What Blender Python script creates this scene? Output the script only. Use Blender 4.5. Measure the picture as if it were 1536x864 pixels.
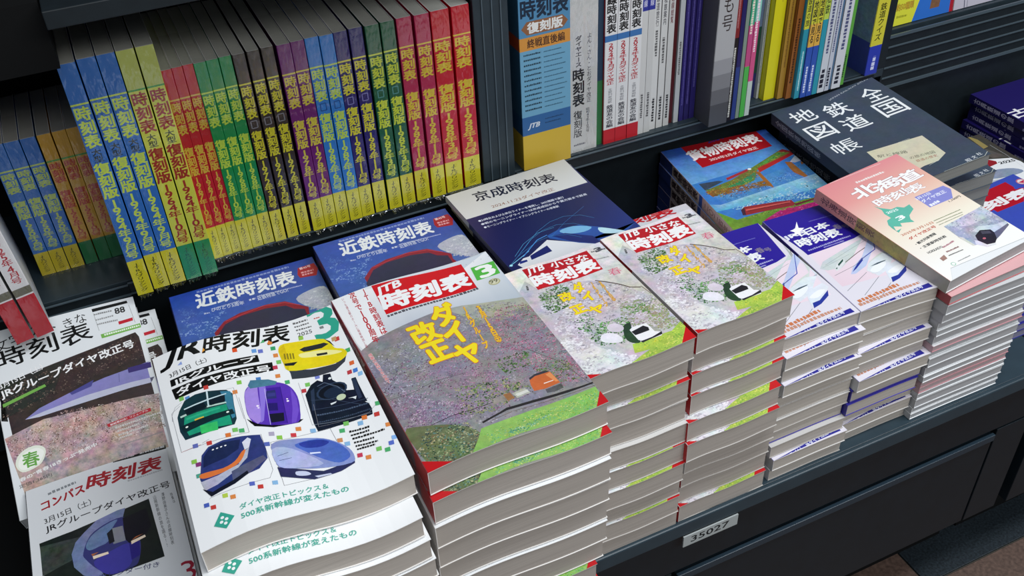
import bpy, bmesh, math, random
from mathutils import Matrix, Vector

for o in list(bpy.data.objects): bpy.data.objects.remove(o, do_unlink=True)
SC = bpy.context.scene
COL = SC.collection

# ------------------------------------------------------------------ camera
cd = bpy.data.cameras.new('camera'); cam = bpy.data.objects.new('camera', cd); COL.objects.link(cam)
cd.sensor_width = 36.0; cd.lens = 36.0 * 1461.0 / 1536.0; cd.clip_start = 0.02; cd.clip_end = 30
RV = [[0.906378, -0.420433, -0.041418], [-0.290745, -0.54964, -0.783175], [0.306508, 0.721895, -0.62042]]
cam.matrix_world = Matrix(((RV[0][0], -RV[1][0], -RV[2][0], 0.0),
                           (RV[0][1], -RV[1][1], -RV[2][1], 0.0),
                           (RV[0][2], -RV[1][2], -RV[2][2], 1.40),
                           (0, 0, 0, 1)))
SC.camera = cam

# ------------------------------------------------------------------ light and exposure
w = bpy.data.worlds.new('world'); SC.world = w; w.use_nodes = True
w.node_tree.nodes['Background'].inputs[0].default_value = (0.80, 0.88, 1.0, 1)
w.node_tree.nodes['Background'].inputs[1].default_value = 0.27
def area(name, loc, rot, sx, sy, power, col):
    d = bpy.data.lights.new(name, 'AREA'); d.shape = 'RECTANGLE'; d.size = sx; d.size_y = sy
    d.energy = power; d.color = col
    o = bpy.data.objects.new(name, d); COL.objects.link(o); o.location = loc; o.rotation_euler = rot
    return o
area('ceiling_light', (1.25, 0.15, 2.75), (math.radians(-6), math.radians(8), 0), 2.4, 0.5, 46, (0.93, 0.97, 1.0))
area('ceiling_light', (1.0, -1.7, 2.75), (math.radians(18), math.radians(10), 0), 2.8, 0.8, 56, (0.98, 0.99, 0.98))
SC.view_settings.view_transform = 'Standard'; SC.view_settings.look = 'None'
SC.view_settings.exposure = -0.06; SC.view_settings.gamma = 1.0
try: SC.view_settings.use_curve_mapping = False
except Exception: pass

# ------------------------------------------------------------------ materials
def lin(h):
    o = []
    for i in (0, 2, 4):
        v = int(h[i:i+2], 16) / 255.0
        o.append(v / 12.92 if v <= 0.04045 else ((v + 0.055) / 1.055) ** 2.4)
    return o
def newmat(name):
    m = bpy.data.materials.new(name); m.use_nodes = True
    nt = m.node_tree; return m, nt, nt.nodes['Principled BSDF']
def N(nt, t, **k):
    n = nt.nodes.new(t)
    for a, b in k.items():
        if a in n.inputs: n.inputs[a].default_value = b
        else: setattr(n, a, b)
    return n
def mk_print(name, rough, spec):
    m, nt, b = newmat(name); L = nt.links.new
    at = N(nt, 'ShaderNodeAttribute', attribute_name='print')
    tc = N(nt, 'ShaderNodeTexCoord')
    n1 = N(nt, 'ShaderNodeTexNoise'); n1.inputs['Scale'].default_value = 130; n1.inputs['Detail'].default_value = 6; n1.inputs['Roughness'].default_value = .75
    L(tc.outputs['Object'], n1.inputs['Vector'])
    n2 = N(nt, 'ShaderNodeTexNoise'); n2.inputs['Scale'].default_value = 38; n2.inputs['Detail'].default_value = 2
    L(tc.outputs['Object'], n2.inputs['Vector'])
    c1 = N(nt, 'ShaderNodeMixRGB'); c1.inputs[0].default_value = .22; L(n1.outputs['Fac'], c1.inputs[1]); L(n1.outputs['Color'], c1.inputs[2])
    c2 = N(nt, 'ShaderNodeMixRGB'); c2.inputs[0].default_value = .3; L(c1.outputs[0], c2.inputs[1]); L(n2.outputs['Color'], c2.inputs[2])
    # contrast about the noise's mean, scaled by the print's own grain (attribute alpha)
    sub = N(nt, 'ShaderNodeVectorMath', operation='SUBTRACT'); sub.inputs[1].default_value = (.5, .5, .5)
    L(c2.outputs[0], sub.inputs[0])
    sc_ = N(nt, 'ShaderNodeVectorMath', operation='SCALE'); L(sub.outputs[0], sc_.inputs[0])
    ml = N(nt, 'ShaderNodeMath', operation='MULTIPLY'); ml.inputs[1].default_value = 5.0; L(at.outputs['Alpha'], ml.inputs[0]); L(ml.outputs[0], sc_.inputs['Scale'])
    ad = N(nt, 'ShaderNodeVectorMath', operation='ADD'); ad.inputs[1].default_value = (1, 1, 1); L(sc_.outputs[0], ad.inputs[0])
    mx = N(nt, 'ShaderNodeVectorMath', operation='MULTIPLY'); L(at.outputs['Color'], mx.inputs[0]); L(ad.outputs[0], mx.inputs[1])
    mm = N(nt, 'ShaderNodeVectorMath', operation='MAXIMUM'); mm.inputs[1].default_value = (.003, .003, .003); L(mx.outputs[0], mm.inputs[0])
    L(mm.outputs[0], b.inputs['Base Color'])
    b.inputs['Roughness'].default_value = rough; b.inputs['Specular IOR Level'].default_value = spec
    return m
M = {}
M['print'] = mk_print('printed_cover', .36, .45)
M['print_matt'] = mk_print('printed_matt', .6, .3)
def mk_pages():
    m, nt, b = newmat('page_edges'); L = nt.links.new
    tc = N(nt, 'ShaderNodeTexCoord'); mp = N(nt, 'ShaderNodeMapping'); mp.inputs['Scale'].default_value = (6, 6, 1500)
    at = N(nt, 'ShaderNodeAttribute', attribute_name='tone'); at.attribute_type = 'OBJECT'
    L(tc.outputs['Object'], mp.inputs[0])
    n = N(nt, 'ShaderNodeTexNoise'); n.inputs['Scale'].default_value = 1.0; n.inputs['Detail'].default_value = 3
    L(mp.outputs[0], n.inputs['Vector'])
    r = N(nt, 'ShaderNodeMapRange'); r.inputs['From Min'].default_value = .3; r.inputs['From Max'].default_value = .7; r.inputs['To Min'].default_value = .82; r.inputs['To Max'].default_value = 1.08
    L(n.outputs['Fac'], r.inputs['Value'])
    info = N(nt, 'ShaderNodeObjectInfo')
    sc_ = N(nt, 'ShaderNodeVectorMath', operation='SCALE'); L(info.outputs['Color'], sc_.inputs[0]); L(r.outputs[0], sc_.inputs['Scale'])
    L(sc_.outputs[0], b.inputs['Base Color'])
    b.inputs['Roughness'].default_value = .85; b.inputs['Specular IOR Level'].default_value = .15
    bp = N(nt, 'ShaderNodeBump'); bp.inputs['Strength'].default_value = .25; bp.inputs['Distance'].default_value = .0004
    L(n.outputs['Fac'], bp.inputs['Height']); L(bp.outputs[0], b.inputs['Normal'])
    return m
M['pages'] = mk_pages()
def mk_flat(name, col, rough=.5, spec=.5, metal=0, noise=0, scale=40, bump=0):
    m, nt, b = newmat(name); L = nt.links.new
    c = lin(col)
    b.inputs['Roughness'].default_value = rough; b.inputs['Specular IOR Level'].default_value = spec; b.inputs['Metallic'].default_value = metal
    if noise:
        tc = N(nt, 'ShaderNodeTexCoord'); n = N(nt, 'ShaderNodeTexNoise'); n.inputs['Scale'].default_value = scale; n.inputs['Detail'].default_value = 6
        L(tc.outputs['Object'], n.inputs['Vector'])
        r = N(nt, 'ShaderNodeMapRange'); r.inputs['From Min'].default_value = .3; r.inputs['From Max'].default_value = .7
        r.inputs['To Min'].default_value = 1 - noise; r.inputs['To Max'].default_value = 1 + noise
        L(n.outputs['Fac'], r.inputs['Value'])
        s = N(nt, 'ShaderNodeVectorMath', operation='SCALE'); s.inputs[0].default_value = c; L(r.outputs[0], s.inputs['Scale'])
        L(s.outputs[0], b.inputs['Base Color'])
        if bump:
            bp = N(nt, 'ShaderNodeBump'); bp.inputs['Strength'].default_value = bump; bp.inputs['Distance'].default_value = .001
            L(n.outputs['Fac'], bp.inputs['Height']); L(bp.outputs[0], b.inputs['Normal'])
    else: b.inputs['Base Color'].default_value = (*c, 1)
    return m
M['steel'] = mk_flat('grey_painted_steel', '263239', .42, .5, 0, .12, 60, .05)
M['steel_dark'] = mk_flat('dark_painted_steel', '151d22', .5, .4, 0, .15, 60, .05)
M['laminate'] = mk_flat('teal_grey_laminate', '2a3b45', .4, .5, 0, .1, 30)
M['body'] = mk_flat('dark_cabinet_board', '0c1820', .45, .45, 0, .15, 40)
M['bodyedge'] = mk_flat('cabinet_edge_strip', '22323e', .35, .5)
M['black'] = mk_flat('black_board', '08090a', .8, .2)
M['railhi'] = mk_flat('rail_ridge', '4a575f', .35, .5)
M['label'] = mk_flat('label_card', 'aab0b0', .6, .3)
M['ink'] = mk_flat('label_ink', '1c2022', .6, .3)
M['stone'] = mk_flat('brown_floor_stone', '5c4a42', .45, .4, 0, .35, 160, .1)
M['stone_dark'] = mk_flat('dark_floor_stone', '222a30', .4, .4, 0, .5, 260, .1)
M['grout'] = mk_flat('floor_grout', '4a4842', .8, .2)
def mk_wrap():
    m = bpy.data.materials.new('clear_plastic_wrap'); m.use_nodes = True; nt = m.node_tree; L = nt.links.new
    nt.nodes.remove(nt.nodes['Principled BSDF'])
    out = nt.nodes['Material Output']
    tr = N(nt, 'ShaderNodeBsdfTransparent'); tr.inputs[0].default_value = (.97, .97, .97, 1)
    gl = N(nt, 'ShaderNodeBsdfGlossy'); gl.inputs['Roughness'].default_value = .12; gl.inputs['Color'].default_value = (.9, .92, .95, 1)
    tc = N(nt, 'ShaderNodeTexCoord'); n = N(nt, 'ShaderNodeTexNoise'); n.inputs['Scale'].default_value = 60; n.inputs['Detail'].default_value = 3
    mp = N(nt, 'ShaderNodeMapping'); mp.inputs['Scale'].default_value = (1, 1, .35); L(tc.outputs['Object'], mp.inputs[0]); L(mp.outputs[0], n.inputs['Vector'])
    bp = N(nt, 'ShaderNodeBump'); bp.inputs['Strength'].default_value = .9; bp.inputs['Distance'].default_value = .004
    L(n.outputs['Fac'], bp.inputs['Height']); L(bp.outputs[0], gl.inputs['Normal'])
    mx = N(nt, 'ShaderNodeMixShader'); mx.inputs[0].default_value = .10
    L(tr.outputs[0], mx.inputs[1]); L(gl.outputs[0], mx.inputs[2]); L(mx.outputs[0], out.inputs['Surface'])
    return m
M['wrap'] = mk_wrap()

# ------------------------------------------------------------------ flat print of each cover, in page millimetres
ART = {
 'white': dict(w=182, h=257, pose=[-48.0, 550.0, -637.0, -0.2, 0.0, 0.0], ops=[
  ["P","f2f3f4",[0.0,0.0,182.0,0.0,182.0,257.0,0.0,257.0],0,0],["D",20.7,264.6,115.6,255.9,2.3,"555555"],
  ["T","JR",4.5,231.3,39.5,30.7,-0.4,"0c0c0c",0.035,0.28],["T","時刻表",46.1,232.5,86.1,28.8,-4.8,"0c0c0c",0.03,0.18],
  ["P","e0803c",[107.5,228.9,110.3,234.1,113.3,229.9,111.3,226.4],0,0],["P","4fae6e",[101.1,232.2,106.3,237.5,105.9,232.4],0,0],
  ["P","8fa5e0",[20.5,231.3,25.0,235.3,25.3,230.1],0,0],["P","f0a030",[45.9,237.2,48.2,243.8,49.4,239.3],0,0],
  ["T","3月15日（土）",11.2,217.5,37.1,7.5,5.1,"222222",0.02,0],["P","0e0e0e",[10.3,214.8,95.1,214.9,94.7,203.9,9.9,204.9],0,0],
  ["P","0e0e0e",[9.6,201.1,105.8,199.7,104.4,186.9,10.9,185.0],0,0],["T","JRグループ",12.9,203.4,79.3,10.1,0.2,"f6f6f6",0.03,0],
  ["T","ダイヤ改正号",13.3,188.3,88.5,11.3,-1.7,"f6f6f6",0.03,0],["D",139.2,249.2,154.6,248.2,3.1,"666666"],["D",139.4,243.5,154.7,242.5,2.5,"666666"],
  ["D",139.5,237.7,155.4,236,2.5,"666666"],["T","2025",139.1,228.1,14.7,5.9,-4.2,"333333",0.01,0],["T","3",155.3,210.3,26.2,52.9,0,"35a88f",0.018,0],
  ["D",160.7,246.1,166.9,244.6,2,"cc3322"],["P","888888",[162.3,231.3,166.3,230.9,166.1,226.6,162.1,227.6],0,0],
  ["P","e2552d",[73.9,231.3,78.5,231.0,78.0,225.1,73.4,225.4],0,0],["P","6b9fdc",[91.2,224.9,95.9,224.6,95.3,218.7,90.7,219.0],0,0],
  ["P","6c78c8",[97.0,222.7,101.7,222.4,101.1,216.5,96.4,216.8],0,0],["P","3fa56a",[109.5,223.4,114.2,223.1,113.5,217.1,108.8,217.4],0,0],
  ["P","e08a4a",[109.4,211.7,114.0,211.4,113.3,205.5,108.7,205.9],0,0],["P","7fb2e0",[117.8,213.9,122.5,213.5,121.7,207.6,117.1,208.0],0,0],
  ["P","7cc463",[109.8,200.7,114.4,200.4,113.7,194.6,109.2,194.9],0,0],["P","c8405a",[104.7,193.7,109.2,193.4,108.6,187.7,104.1,188.0],0,0],
  ["P","e08a4a",[104.0,180.4,108.6,180.0,107.9,174.5,103.4,174.8],0,0],["P","7a86d0",[138.4,164.4,143.0,164.1,142.2,158.6,137.7,158.9],0,0],
  ["P","7cc463",[127.1,158.1,131.6,157.7,130.9,152.3,126.4,152.6],0,0],["P","4a7fc0",[85.9,181.2,90.4,180.8,89.8,175.3,85.4,175.6],0,0],
  ["P","8ac850",[68.0,181.9,72.4,181.6,71.9,176.0,67.5,176.4],0,0],["P","c8403a",[37.9,188.0,42.3,187.7,42.0,182.1,37.6,182.5],0,0],
  ["P","e08a4a",[61.6,169.7,66.0,169.4,65.6,164.0,61.2,164.3],0,0],["P","7fc060",[14.1,185.9,18.4,185.5,18.2,180.1,13.9,180.4],0,0],
  ["P","5b92d0",[19.4,183.1,23.7,182.8,23.5,177.4,19.2,177.7],0,0],["P","e06a3a",[173.8,164.4,178.4,164.0,177.5,158.5,172.8,158.9],0,0],
  ["P","4fae6e",[175.7,183.9,180.5,183.5,179.5,177.8,174.8,178.2],0,0],["P","c04048",[168.1,153.6,172.7,153.2,171.8,147.8,167.2,148.2],0,0],
  ["P","4a7fd0",[173.8,152.7,178.4,152.3,177.4,146.8,172.8,147.2],0,0],["P","8fc0e8",[176.6,145.6,181.2,145.2,180.2,139.8,175.6,140.2],0,0],
  ["P","9ac850",[139.1,228.1,143.8,227.8,143.0,221.7,138.3,222.0],0,0],["P","cc4440",[171.1,206.1,175.9,205.8,174.9,199.8,170.1,200.2],0,0],
  ["P","c04048",[121.7,150.8,126.1,150.4,125.4,145.1,121.0,145.5],0,0],["P","4fae6e",[110.3,168.6,114.8,168.3,114.1,162.8,109.7,163.2],0,0],
  ["P","c8a070",[168.4,208.0,173.2,207.7,172.2,201.8,167.5,202.1],0,0],["W","8a8a90",[3.4,158.5,4.5,169.5,13.1,174.2],0.35],
  ["W","8a8a90",[56.9,173.8,63.5,173.5,63.8,127.8],0.3],["W","8a8a90",[121.6,160.9,118.6,99.9],0.3],
  ["P","3a3f48",[117.6,183.8,137.7,174.7,161.5,170.0,174.7,175.9,170.5,167.4,158.8,160.9,139.1,162.9,117.4,168.4,118.2,177.3],0.2,0],
  ["P","ecd71f",[116.0,217.1,122.9,223.6,145.0,218.8,160.8,211.4,165.4,202.1,167.3,192.2,174.2,185.7,176.0,177.8,171.0,172.7,160.1,170.7,141.1,175.5,117.7,181.3,115.4,193.7,114.9,204.2],0.15,1],
  ["P","d9c01a",[116.0,217.1,122.6,222.4,122.2,208.2,122.5,193.9,117.0,181.6,115.4,193.7],0.3,0],
  ["P","f8f2a0",[134.1,202.0,154.9,196.5,172.0,183.7,165.4,183.3,145.4,191.0,134.0,195.6],0,1],
  ["P","2b2f33",[134.9,208.1,140.2,209.9,159.9,205.7,163.5,201.2,155.7,199.2,138.3,203.0],0.2,0],
  ["P","2b2f33",[148.6,194.0,158.8,190.6,158.4,187.4,148.4,190.5],0,0],["P","22262a",[116.1,193.4,128.9,191.4,123.9,187.3,116.0,189.9],0,0],
  ["P","2f3337",[161.5,211.1,165.9,204.0,167.8,193.8,166.0,198.6],0,0],["P","8f7f20",[119.1,208.5,120.6,208.2,119.5,199.3,118.0,199.5],0,0],
  ["P","8f7f20",[121.7,207.6,123.3,207.4,122.1,198.4,120.6,198.7],0,0],["P","8f7f20",[124.4,206.8,125.9,206.5,124.7,197.6,123.2,197.9],0,0],
  ["P","8f7f20",[127.0,206.0,128.5,205.7,127.3,196.8,125.8,197.0],0,0],
  ["P","16353f",[11.5,168.2,18.2,178.5,28.8,181.1,40.2,179.3,56.7,173.2,61.1,165.8,59.3,150.6,57.7,130.9,54.4,124.2,24.5,126.5,10.2,128.5,7.6,141.5,8.4,160.8],0.35,0],
  ["P","3b7f9c",[50.9,173.4,59.7,169.8,60.2,161.6,57.2,133.8,54.1,132.7,52.8,153.9],0.3,0],
  ["P","1f9a78",[14.6,157.7,35.7,155.8,52.8,153.9,52.8,133.4,52.5,125.2,36.3,129.1,14.3,131.7,11.9,145.9],0.35,0],
  ["P","bcd8cc",[10.8,160.7,30.9,160.6,53.4,157.0,53.3,155.0,30.5,158.5,11.1,158.1],0,0],
  ["P","cfe3e8",[15.7,168.3,35.3,168.6,55.8,168.5,55.5,167.3,35.7,166.8,15.9,166.7],0,0],
  ["P","0c1c28",[16.0,165.9,34.1,166.2,36.1,157.9,16.8,158.3],0.2,0],["P","0c1c28",[39.3,166.5,53.9,166.7,52.9,158.4,39.2,158.6],0.2,0],
  ["P","d0e4e8",[38.8,179.5,40.4,178.7,37.9,158.1,36.6,158.1],0,0],
  ["P","0e2a30",[8.6,147.5,17.1,147.6,56.7,145.1,57.4,138.1,35.2,138.4,11.1,137.6],0.4,0],
  ["P","2fb488",[15.5,155.0,35.3,153.4,46.7,152.5,46.5,150.4,34.8,150.9,15.5,152.3],0,0],["E","f4fff4",14.3,143.6,1.3,1.1,0],
  ["E","f4fff4",51.9,142.7,1.3,1.1,0],["P","f0c040",[22.3,148.9,30.7,148.3,30.9,146.7,22.4,147.1],0,0],
  ["P","3cc06a",[25.3,138.0,41.1,135.4,39.6,124.3,24.7,127.5],0.3,0],
  ["P","111116",[65.8,126.8,68.4,119.3,86.8,112.1,110.0,111.3,113.4,110.7,108.9,107.5,85.9,108.3,70.3,115.1],0.1,0],
  ["P","5b35b4",[71.6,162.8,77.9,171.3,87.1,175.0,105.0,167.5,113.2,158.0,116.0,142.4,113.4,123.0,107.6,108.1,86.6,111.2,72.5,118.3,68.2,128.2,68.4,143.7],0.15,1],
  ["P","a58ae0",[71.6,162.8,77.9,171.3,85.4,174.2,82.4,154.9,78.7,120.2,73.6,117.1,68.2,128.2,68.4,143.7],0.15,0],
  ["P","43229c",[89.5,163.0,104.2,161.4,98.7,110.0,83.8,111.5],0.1,0],["P","2e3470",[90.1,159.1,98.9,158.2,97.4,146.1,88.8,147.5],0.2,0],
  ["P","281c6a",[87.5,141.9,96.5,139.6,94.7,129.2,86.4,131.2],0.2,0],["P","18182c",[86.1,126.8,98.8,124.8,96.7,113.7,85.3,114.7],0.3,0],
  ["P","7450cc",[112.9,156.9,114.7,140.7,112.4,123.5,106.3,108.8,102.0,108.8,107.7,128.2],0.1,0],
  ["P","8f78dc",[86.8,173.9,91.9,173.0,91.0,159.9,79.7,119.7,76.6,117.4,81.5,141.6],0,0],["W","c8bcf0",[89.9,162.8,84.0,112.5],0.5],
  ["W","341c80",[104.2,161.4,98.7,110.0],0.6],["P","3c3c88",[90.7,155.3,98.0,154.4,97.2,149.6,90.0,150.6],0,0],
  ["P","4d7f96",[76.6,172.0,80.3,178.5,96.2,175.1,103.3,169.8,100.7,165.6,77.6,166.7],0.4,0],["E","fff2ff",78.7,140.7,1.2,1.2,0],
  ["E","fff2ff",106.1,139.3,1.2,1.2,0],["E","f8e8ff",106.2,142.3,0.9,0.9,0],["E","f8e8ff",78.9,137.9,0.9,0.9,0],
  ["P","141c2c",[123.4,142.1,131.8,153.2,139.0,156.8,143.1,152.3,146.2,161.7,152.9,159.5,152.2,150.0,157.3,140.2,160.1,129.2,166.8,125.8,168.9,141.5,173.0,140.6,172.7,129.9,172.8,111.0,173.9,93.3,172.3,86.2,139.1,89.5,121.3,89.8,120.5,101.6],0.5,0],
  ["E","2c3c54",147.5,135.7,15,11,0],["E","0e1420",147.5,135.7,13,9.5,0],["E","1c2a40",148.3,133.3,9.5,7,0],
  ["W","6c7c94",[136.6,148.4,144.1,150.5,153.9,139.1,158.2,127.8],0.5],["P","2c3850",[168.5,140.4,172.4,139.7,170.4,112.2,166.9,111.7],0.2,0],
  ["P","2c3850",[129.2,145.0,133.3,147.7,126.7,118.5,123.5,117.8],0.2,0],["D",125.8,109.9,172.5,100.8,2.1,"4c5c74"],
  ["D",124.6,100.6,172.9,92.6,1.8,"3c4a60"],["W","8c98a8",[118.7,100.3,171.7,88.8],0.4],["E","c9d6b4",153,123.4,4.5,4,0],
  ["E","e8f0f0",150.6,153.3,1.6,1.6,0],["W","39465c",[137.3,145.6,147.9,145.0,158.8,129.9],0.6],
  ["W","39465c",[126.1,132.6,143.8,125.8,169.6,101.1],0.6],["W","3a4860",[125.4,119.2,174.8,107.7],0.6],
  ["P","e8eef0",[141.5,120.5,147.6,120.4,146.3,118.8,141.6,118.2],0,0],["P","e8eef0",[158.3,118.4,166.2,116.7,164.3,113.0,162.3,116.4],0,0],
  ["P","e8eef0",[170.9,105.1,176.6,104.0,174.5,99.8],0,0],["W","8a8a90",[4.2,166.2,8.8,175.1,15.7,178.0],0.3],
  ["W","8a8a90",[4.2,166.2,4.4,116.1,64.2,109.1,65.3,157.8],0.3],["W","c05050",[4.4,116.1,21.7,114.7],0.3],
  ["W","8a8a90",[126.9,126.3,123.3,95.8,170.3,90.3,180.0,96.6],0.3],["W","8a8a90",[23.4,115.7,29.9,117.0],0.3],
  ["W","8a8a90",[16.9,49.5,18.5,50.3,68.5,48.3,72.9,56.9,73.1,103.3],0.3],["W","8a8a90",[78.6,90.0,132.2,90.0,133.3,71.6],0.3],
  ["W","8a8a90",[78.6,90.0,77.4,35.4,103.1,35.2],0.3],["P","6670b8",[15.0,119.0,19.6,118.1,19.2,112.9,14.7,114.1],0,0],
  ["P","c8403a",[26.9,115.3,31.5,114.3,31.1,109.2,26.6,110.4],0,0],["P","e07a3a",[44.2,116.4,48.9,115.4,48.4,110.2,43.8,111.4],0,0],
  ["P","7cc463",[51.2,119.9,55.9,119.0,55.4,113.7,50.8,114.9],0,0],["P","4fae6e",[56.4,116.8,61.1,115.9,60.6,110.6,56.0,111.8],0,0],
  ["P","b0a8c0",[80.0,103.4,84.7,102.5,84.0,97.3,79.4,98.5],0,0],["P","8fc850",[85.4,96.6,90.1,95.7,89.5,90.6,84.9,91.8],0,0],
  ["P","d04048",[97.7,95.9,102.4,94.9,101.7,89.8,97.0,91.0],0,0],["P","e08a4a",[103.7,102.4,108.5,101.4,107.7,96.2,103.0,97.4],0,0],
  ["P","8ab8e0",[115.3,95.7,120.1,94.8,119.3,89.6,114.6,90.8],0,0],["P","4fae6e",[139.3,84.8,144.1,83.8,143.2,78.7,138.5,79.9],0,0],
  ["P","7cc463",[145.1,91.5,149.9,90.5,149.0,85.4,144.3,86.6],0,0],["P","8ab8e0",[157.0,85.0,161.8,84.0,160.8,78.9,156.1,80.1],0,0],
  ["P","e07a3a",[162.3,89.7,167.1,88.7,166.1,83.5,161.4,84.7],0,0],["P","c8403a",[173.6,86.9,178.4,85.9,177.4,80.7,172.6,81.9],0,0],
  ["P","e08a4a",[178.7,69.1,182.0,68.1,182.0,63.1,177.8,64.3],0,0],["P","d09060",[134.1,74.3,138.8,73.3,138.0,68.3,133.3,69.5],0,0],
  ["P","8ab8e0",[138.9,67.2,143.6,66.2,142.7,61.3,138.1,62.5],0,0],["P","7cc463",[162.2,46.8,166.9,45.8,165.9,41.0,161.3,42.2],0,0],
  ["P","4fae6e",[168.6,41.7,173.3,40.7,172.3,35.9,167.7,37.1],0,0],["P","5a70c8",[174.0,47.0,178.7,46.1,177.7,41.2,173.1,42.4],0,0],
  ["P","8ab8f0",[178.6,51.7,182.0,50.7,182.0,45.9,177.6,47.1],0,0],["P","c8405a",[144.9,48.7,149.5,47.7,148.6,42.9,144.1,44.1],0,0],
  ["P","e08a4a",[150.9,42.7,155.6,41.7,154.6,36.9,150.1,38.1],0,0],["P","8fc850",[10.6,101.2,15.1,100.2,14.8,95.3,10.3,96.4],0,0],
  ["P","8a3a78",[13.4,95.8,17.9,94.8,17.6,89.9,13.1,91.0],0,0],["P","4fa58e",[11.4,82.7,15.9,81.7,15.6,76.9,11.2,78.0],0,0],
  ["P","5a6ab8",[73.2,91.8,77.9,90.9,77.3,85.8,72.7,87.0],0,0],["P","5a6ac0",[51.1,50.3,55.5,49.3,55.0,44.7,50.7,45.8],0,0],
  ["P","c8403a",[56.9,44.2,61.3,43.2,60.8,38.6,56.4,39.8],0,0],["P","8ab8e0",[69.2,44.1,73.6,43.2,73.1,38.6,68.7,39.7],0,0],
  ["P","b8d050",[27.6,48.4,32.0,47.5,31.6,42.9,27.3,44.0],0,0],["P","e08a4a",[33.4,43.7,37.7,42.7,37.3,38.2,33.0,39.3],0,0],
  ["P","4a60b8",[11.3,46.9,15.6,46.0,15.3,41.5,11.0,42.6],0,0],["P","c8403a",[16.1,41.7,20.4,40.7,20.1,36.2,15.8,37.4],0,0],
  ["P","4fae6e",[178.8,99.3,182.0,98.3,182.0,93.0,177.8,94.2],0,0],["D",146.4,75.9,164.5,72.4,2.6,"1c1c1c"],["D",146.4,71.1,163.1,68.3,2.6,"1c1c1c"],
  ["D",146.4,66.4,175.7,61.5,2.6,"1c1c1c"],["D",146.3,61.3,164.5,57.7,2.5,"1c1c1c"],["D",146.3,56.7,166,52.3,2.5,"1c1c1c"],
  ["D",146.4,52.5,162.7,49.7,2.5,"1c1c1c"],
  ["P","2e3c78",[13.6,74.9,20.0,101.4,27.3,107.9,40.7,109.2,57.3,106.6,72.2,102.6,73.2,83.6,71.9,71.8,62.7,62.1,53.2,60.3,39.9,54.2,18.9,50.9,15.6,62.2],0.35,0],
  ["P","1c2850",[21.0,98.6,27.8,106.1,40.2,106.7,55.0,103.1,51.1,92.4,39.3,87.1,18.7,86.4],0.4,0],
  ["P","b8bccb",[28.4,70.7,47.2,74.3,55.6,87.9,59.9,90.3,55.8,78.8,42.8,67.7,26.4,60.9,15.3,60.2,13.7,71.6],0.3,0],
  ["P","e0783c",[15.4,80.5,34.1,76.5,45.3,79.6,53.2,88.0,56.5,88.6,49.2,76.6,36.2,72.1,22.8,72.4,14.8,75.3],0.1,1],
  ["P","565a78",[40.1,69.1,69.2,76.5,71.0,71.1,53.2,60.3,38.7,55.8],0.4,0],["P","d8dce8",[55.6,98.9,61.2,103.0,63.7,99.9,59.9,90.3,55.8,89.0],0.2,0],
  ["E","f4f6fa",30.4,102.5,1,0.8,0],["E","f4f6fa",34.1,102.2,1,0.8,0],["E","f4f6fa",37.7,102,1,0.8,0],["E","f4f6fa",41.4,101.7,1,0.8,0],
  ["P","141828",[13.6,63.2,18.9,50.9,39.9,54.2,53.2,60.3,52.5,63.9,39.3,58.7,20.9,55.3],0.2,0],
  ["P","2e3058",[77.0,58.1,77.1,46.2,102.9,34.2,126.4,35.4,140.2,39.5,142.1,46.4,135.1,43.2,112.6,41.3],0.35,0],
  ["P","8a96cc",[78.7,87.2,94.1,88.7,117.9,82.5,131.2,72.7,140.6,58.6,142.1,46.4,137.5,40.9,113.6,44.8,93.6,50.9,78.5,58.0,78.1,72.0],0.25,1],
  ["P","4f6cc0",[97.5,80.5,117.6,81.3,130.9,71.7,138.2,58.7,138.5,48.3,127.9,45.7,116.5,54.9,104.6,68.8],0.3,1],
  ["P","2f3f98",[101.5,80.8,117.3,80.2,126.7,73.8,119.4,70.5,105.9,73.4],0.4,1],
  ["P","aeb8e0",[78.0,81.1,94.1,76.4,115.1,50.0,93.8,51.8,78.7,58.8],0.3,1],["P","c9cfe8",[90.5,48.0,98.4,45.8,101.8,41.3,97.0,40.8,90.1,43.5],0,1],
  ["P","c9cfe8",[103.9,38.0,117.4,36.7,118.5,35.0,106.3,35.3],0,0],["P","dfe6ff",[107.2,66.8,116.1,64.6,116.4,62.9,107.4,64.7],0,0],
  ["W","3a3c70",[80.2,71.0,90.0,72.8],0.5],["W","3a3c70",[80.3,65.3,91.2,65.4],0.5],["P","38a590",[14.6,19.2,22.5,30.4,32.3,20.7,23.6,11.4],0,0],
  ["E","f4f8f8",22.6,24,1.5,1.5,0],["E","f4f8f8",25.6,20.9,1.5,1.5,0],["E","f4f8f8",21.1,19.8,1.5,1.5,0],["E","f4f8f8",24.1,17,1.5,1.5,0],
  ["T","ダイヤ改正トピックス＆",37.8,24,73.4,6.5,-3,"45ac98",0.012,0],["T","500系新幹線が変えたもの",37,14,89.4,6.8,-2.1,"45ac98",0.02,0],
 ]),
 'blossom': dict(w=181, h=270, pose=[146.0, 551.0, -644.0, 1.4, 0.0, 0.0], ops=[
  ["G",[0.0,0.0,181.0,0.0,181.0,270.0,0.0,270.0],["8d8f86","8b8c84","cdd6e0","e6eaee"],0],
  ["G",[0.4,270.0,147.0,254.1,181.0,270.0,181.0,210.6,178.2,177.5,58.9,192.3,1.4,178.6],["f1f2f4","f1f2f4","e8ecf0","c6d0dc","b8c2cc","c2c8d2","dcdfe4"],0],
  ["P","f2f3f5",[0.7,270.0,37.4,269.9,29.8,165.9,4.5,176.9,1.8,190.3],0,0],
  ["P","8c8890",[1.4,178.6,19.1,186.7,34.7,188.7,58.9,192.3,92.1,197.7,118.9,195.7,154.5,185.7,181.0,176.6,181.0,178.2,181.0,27.0,0.0,0.0,0.0,194.4],0.45,0],
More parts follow.
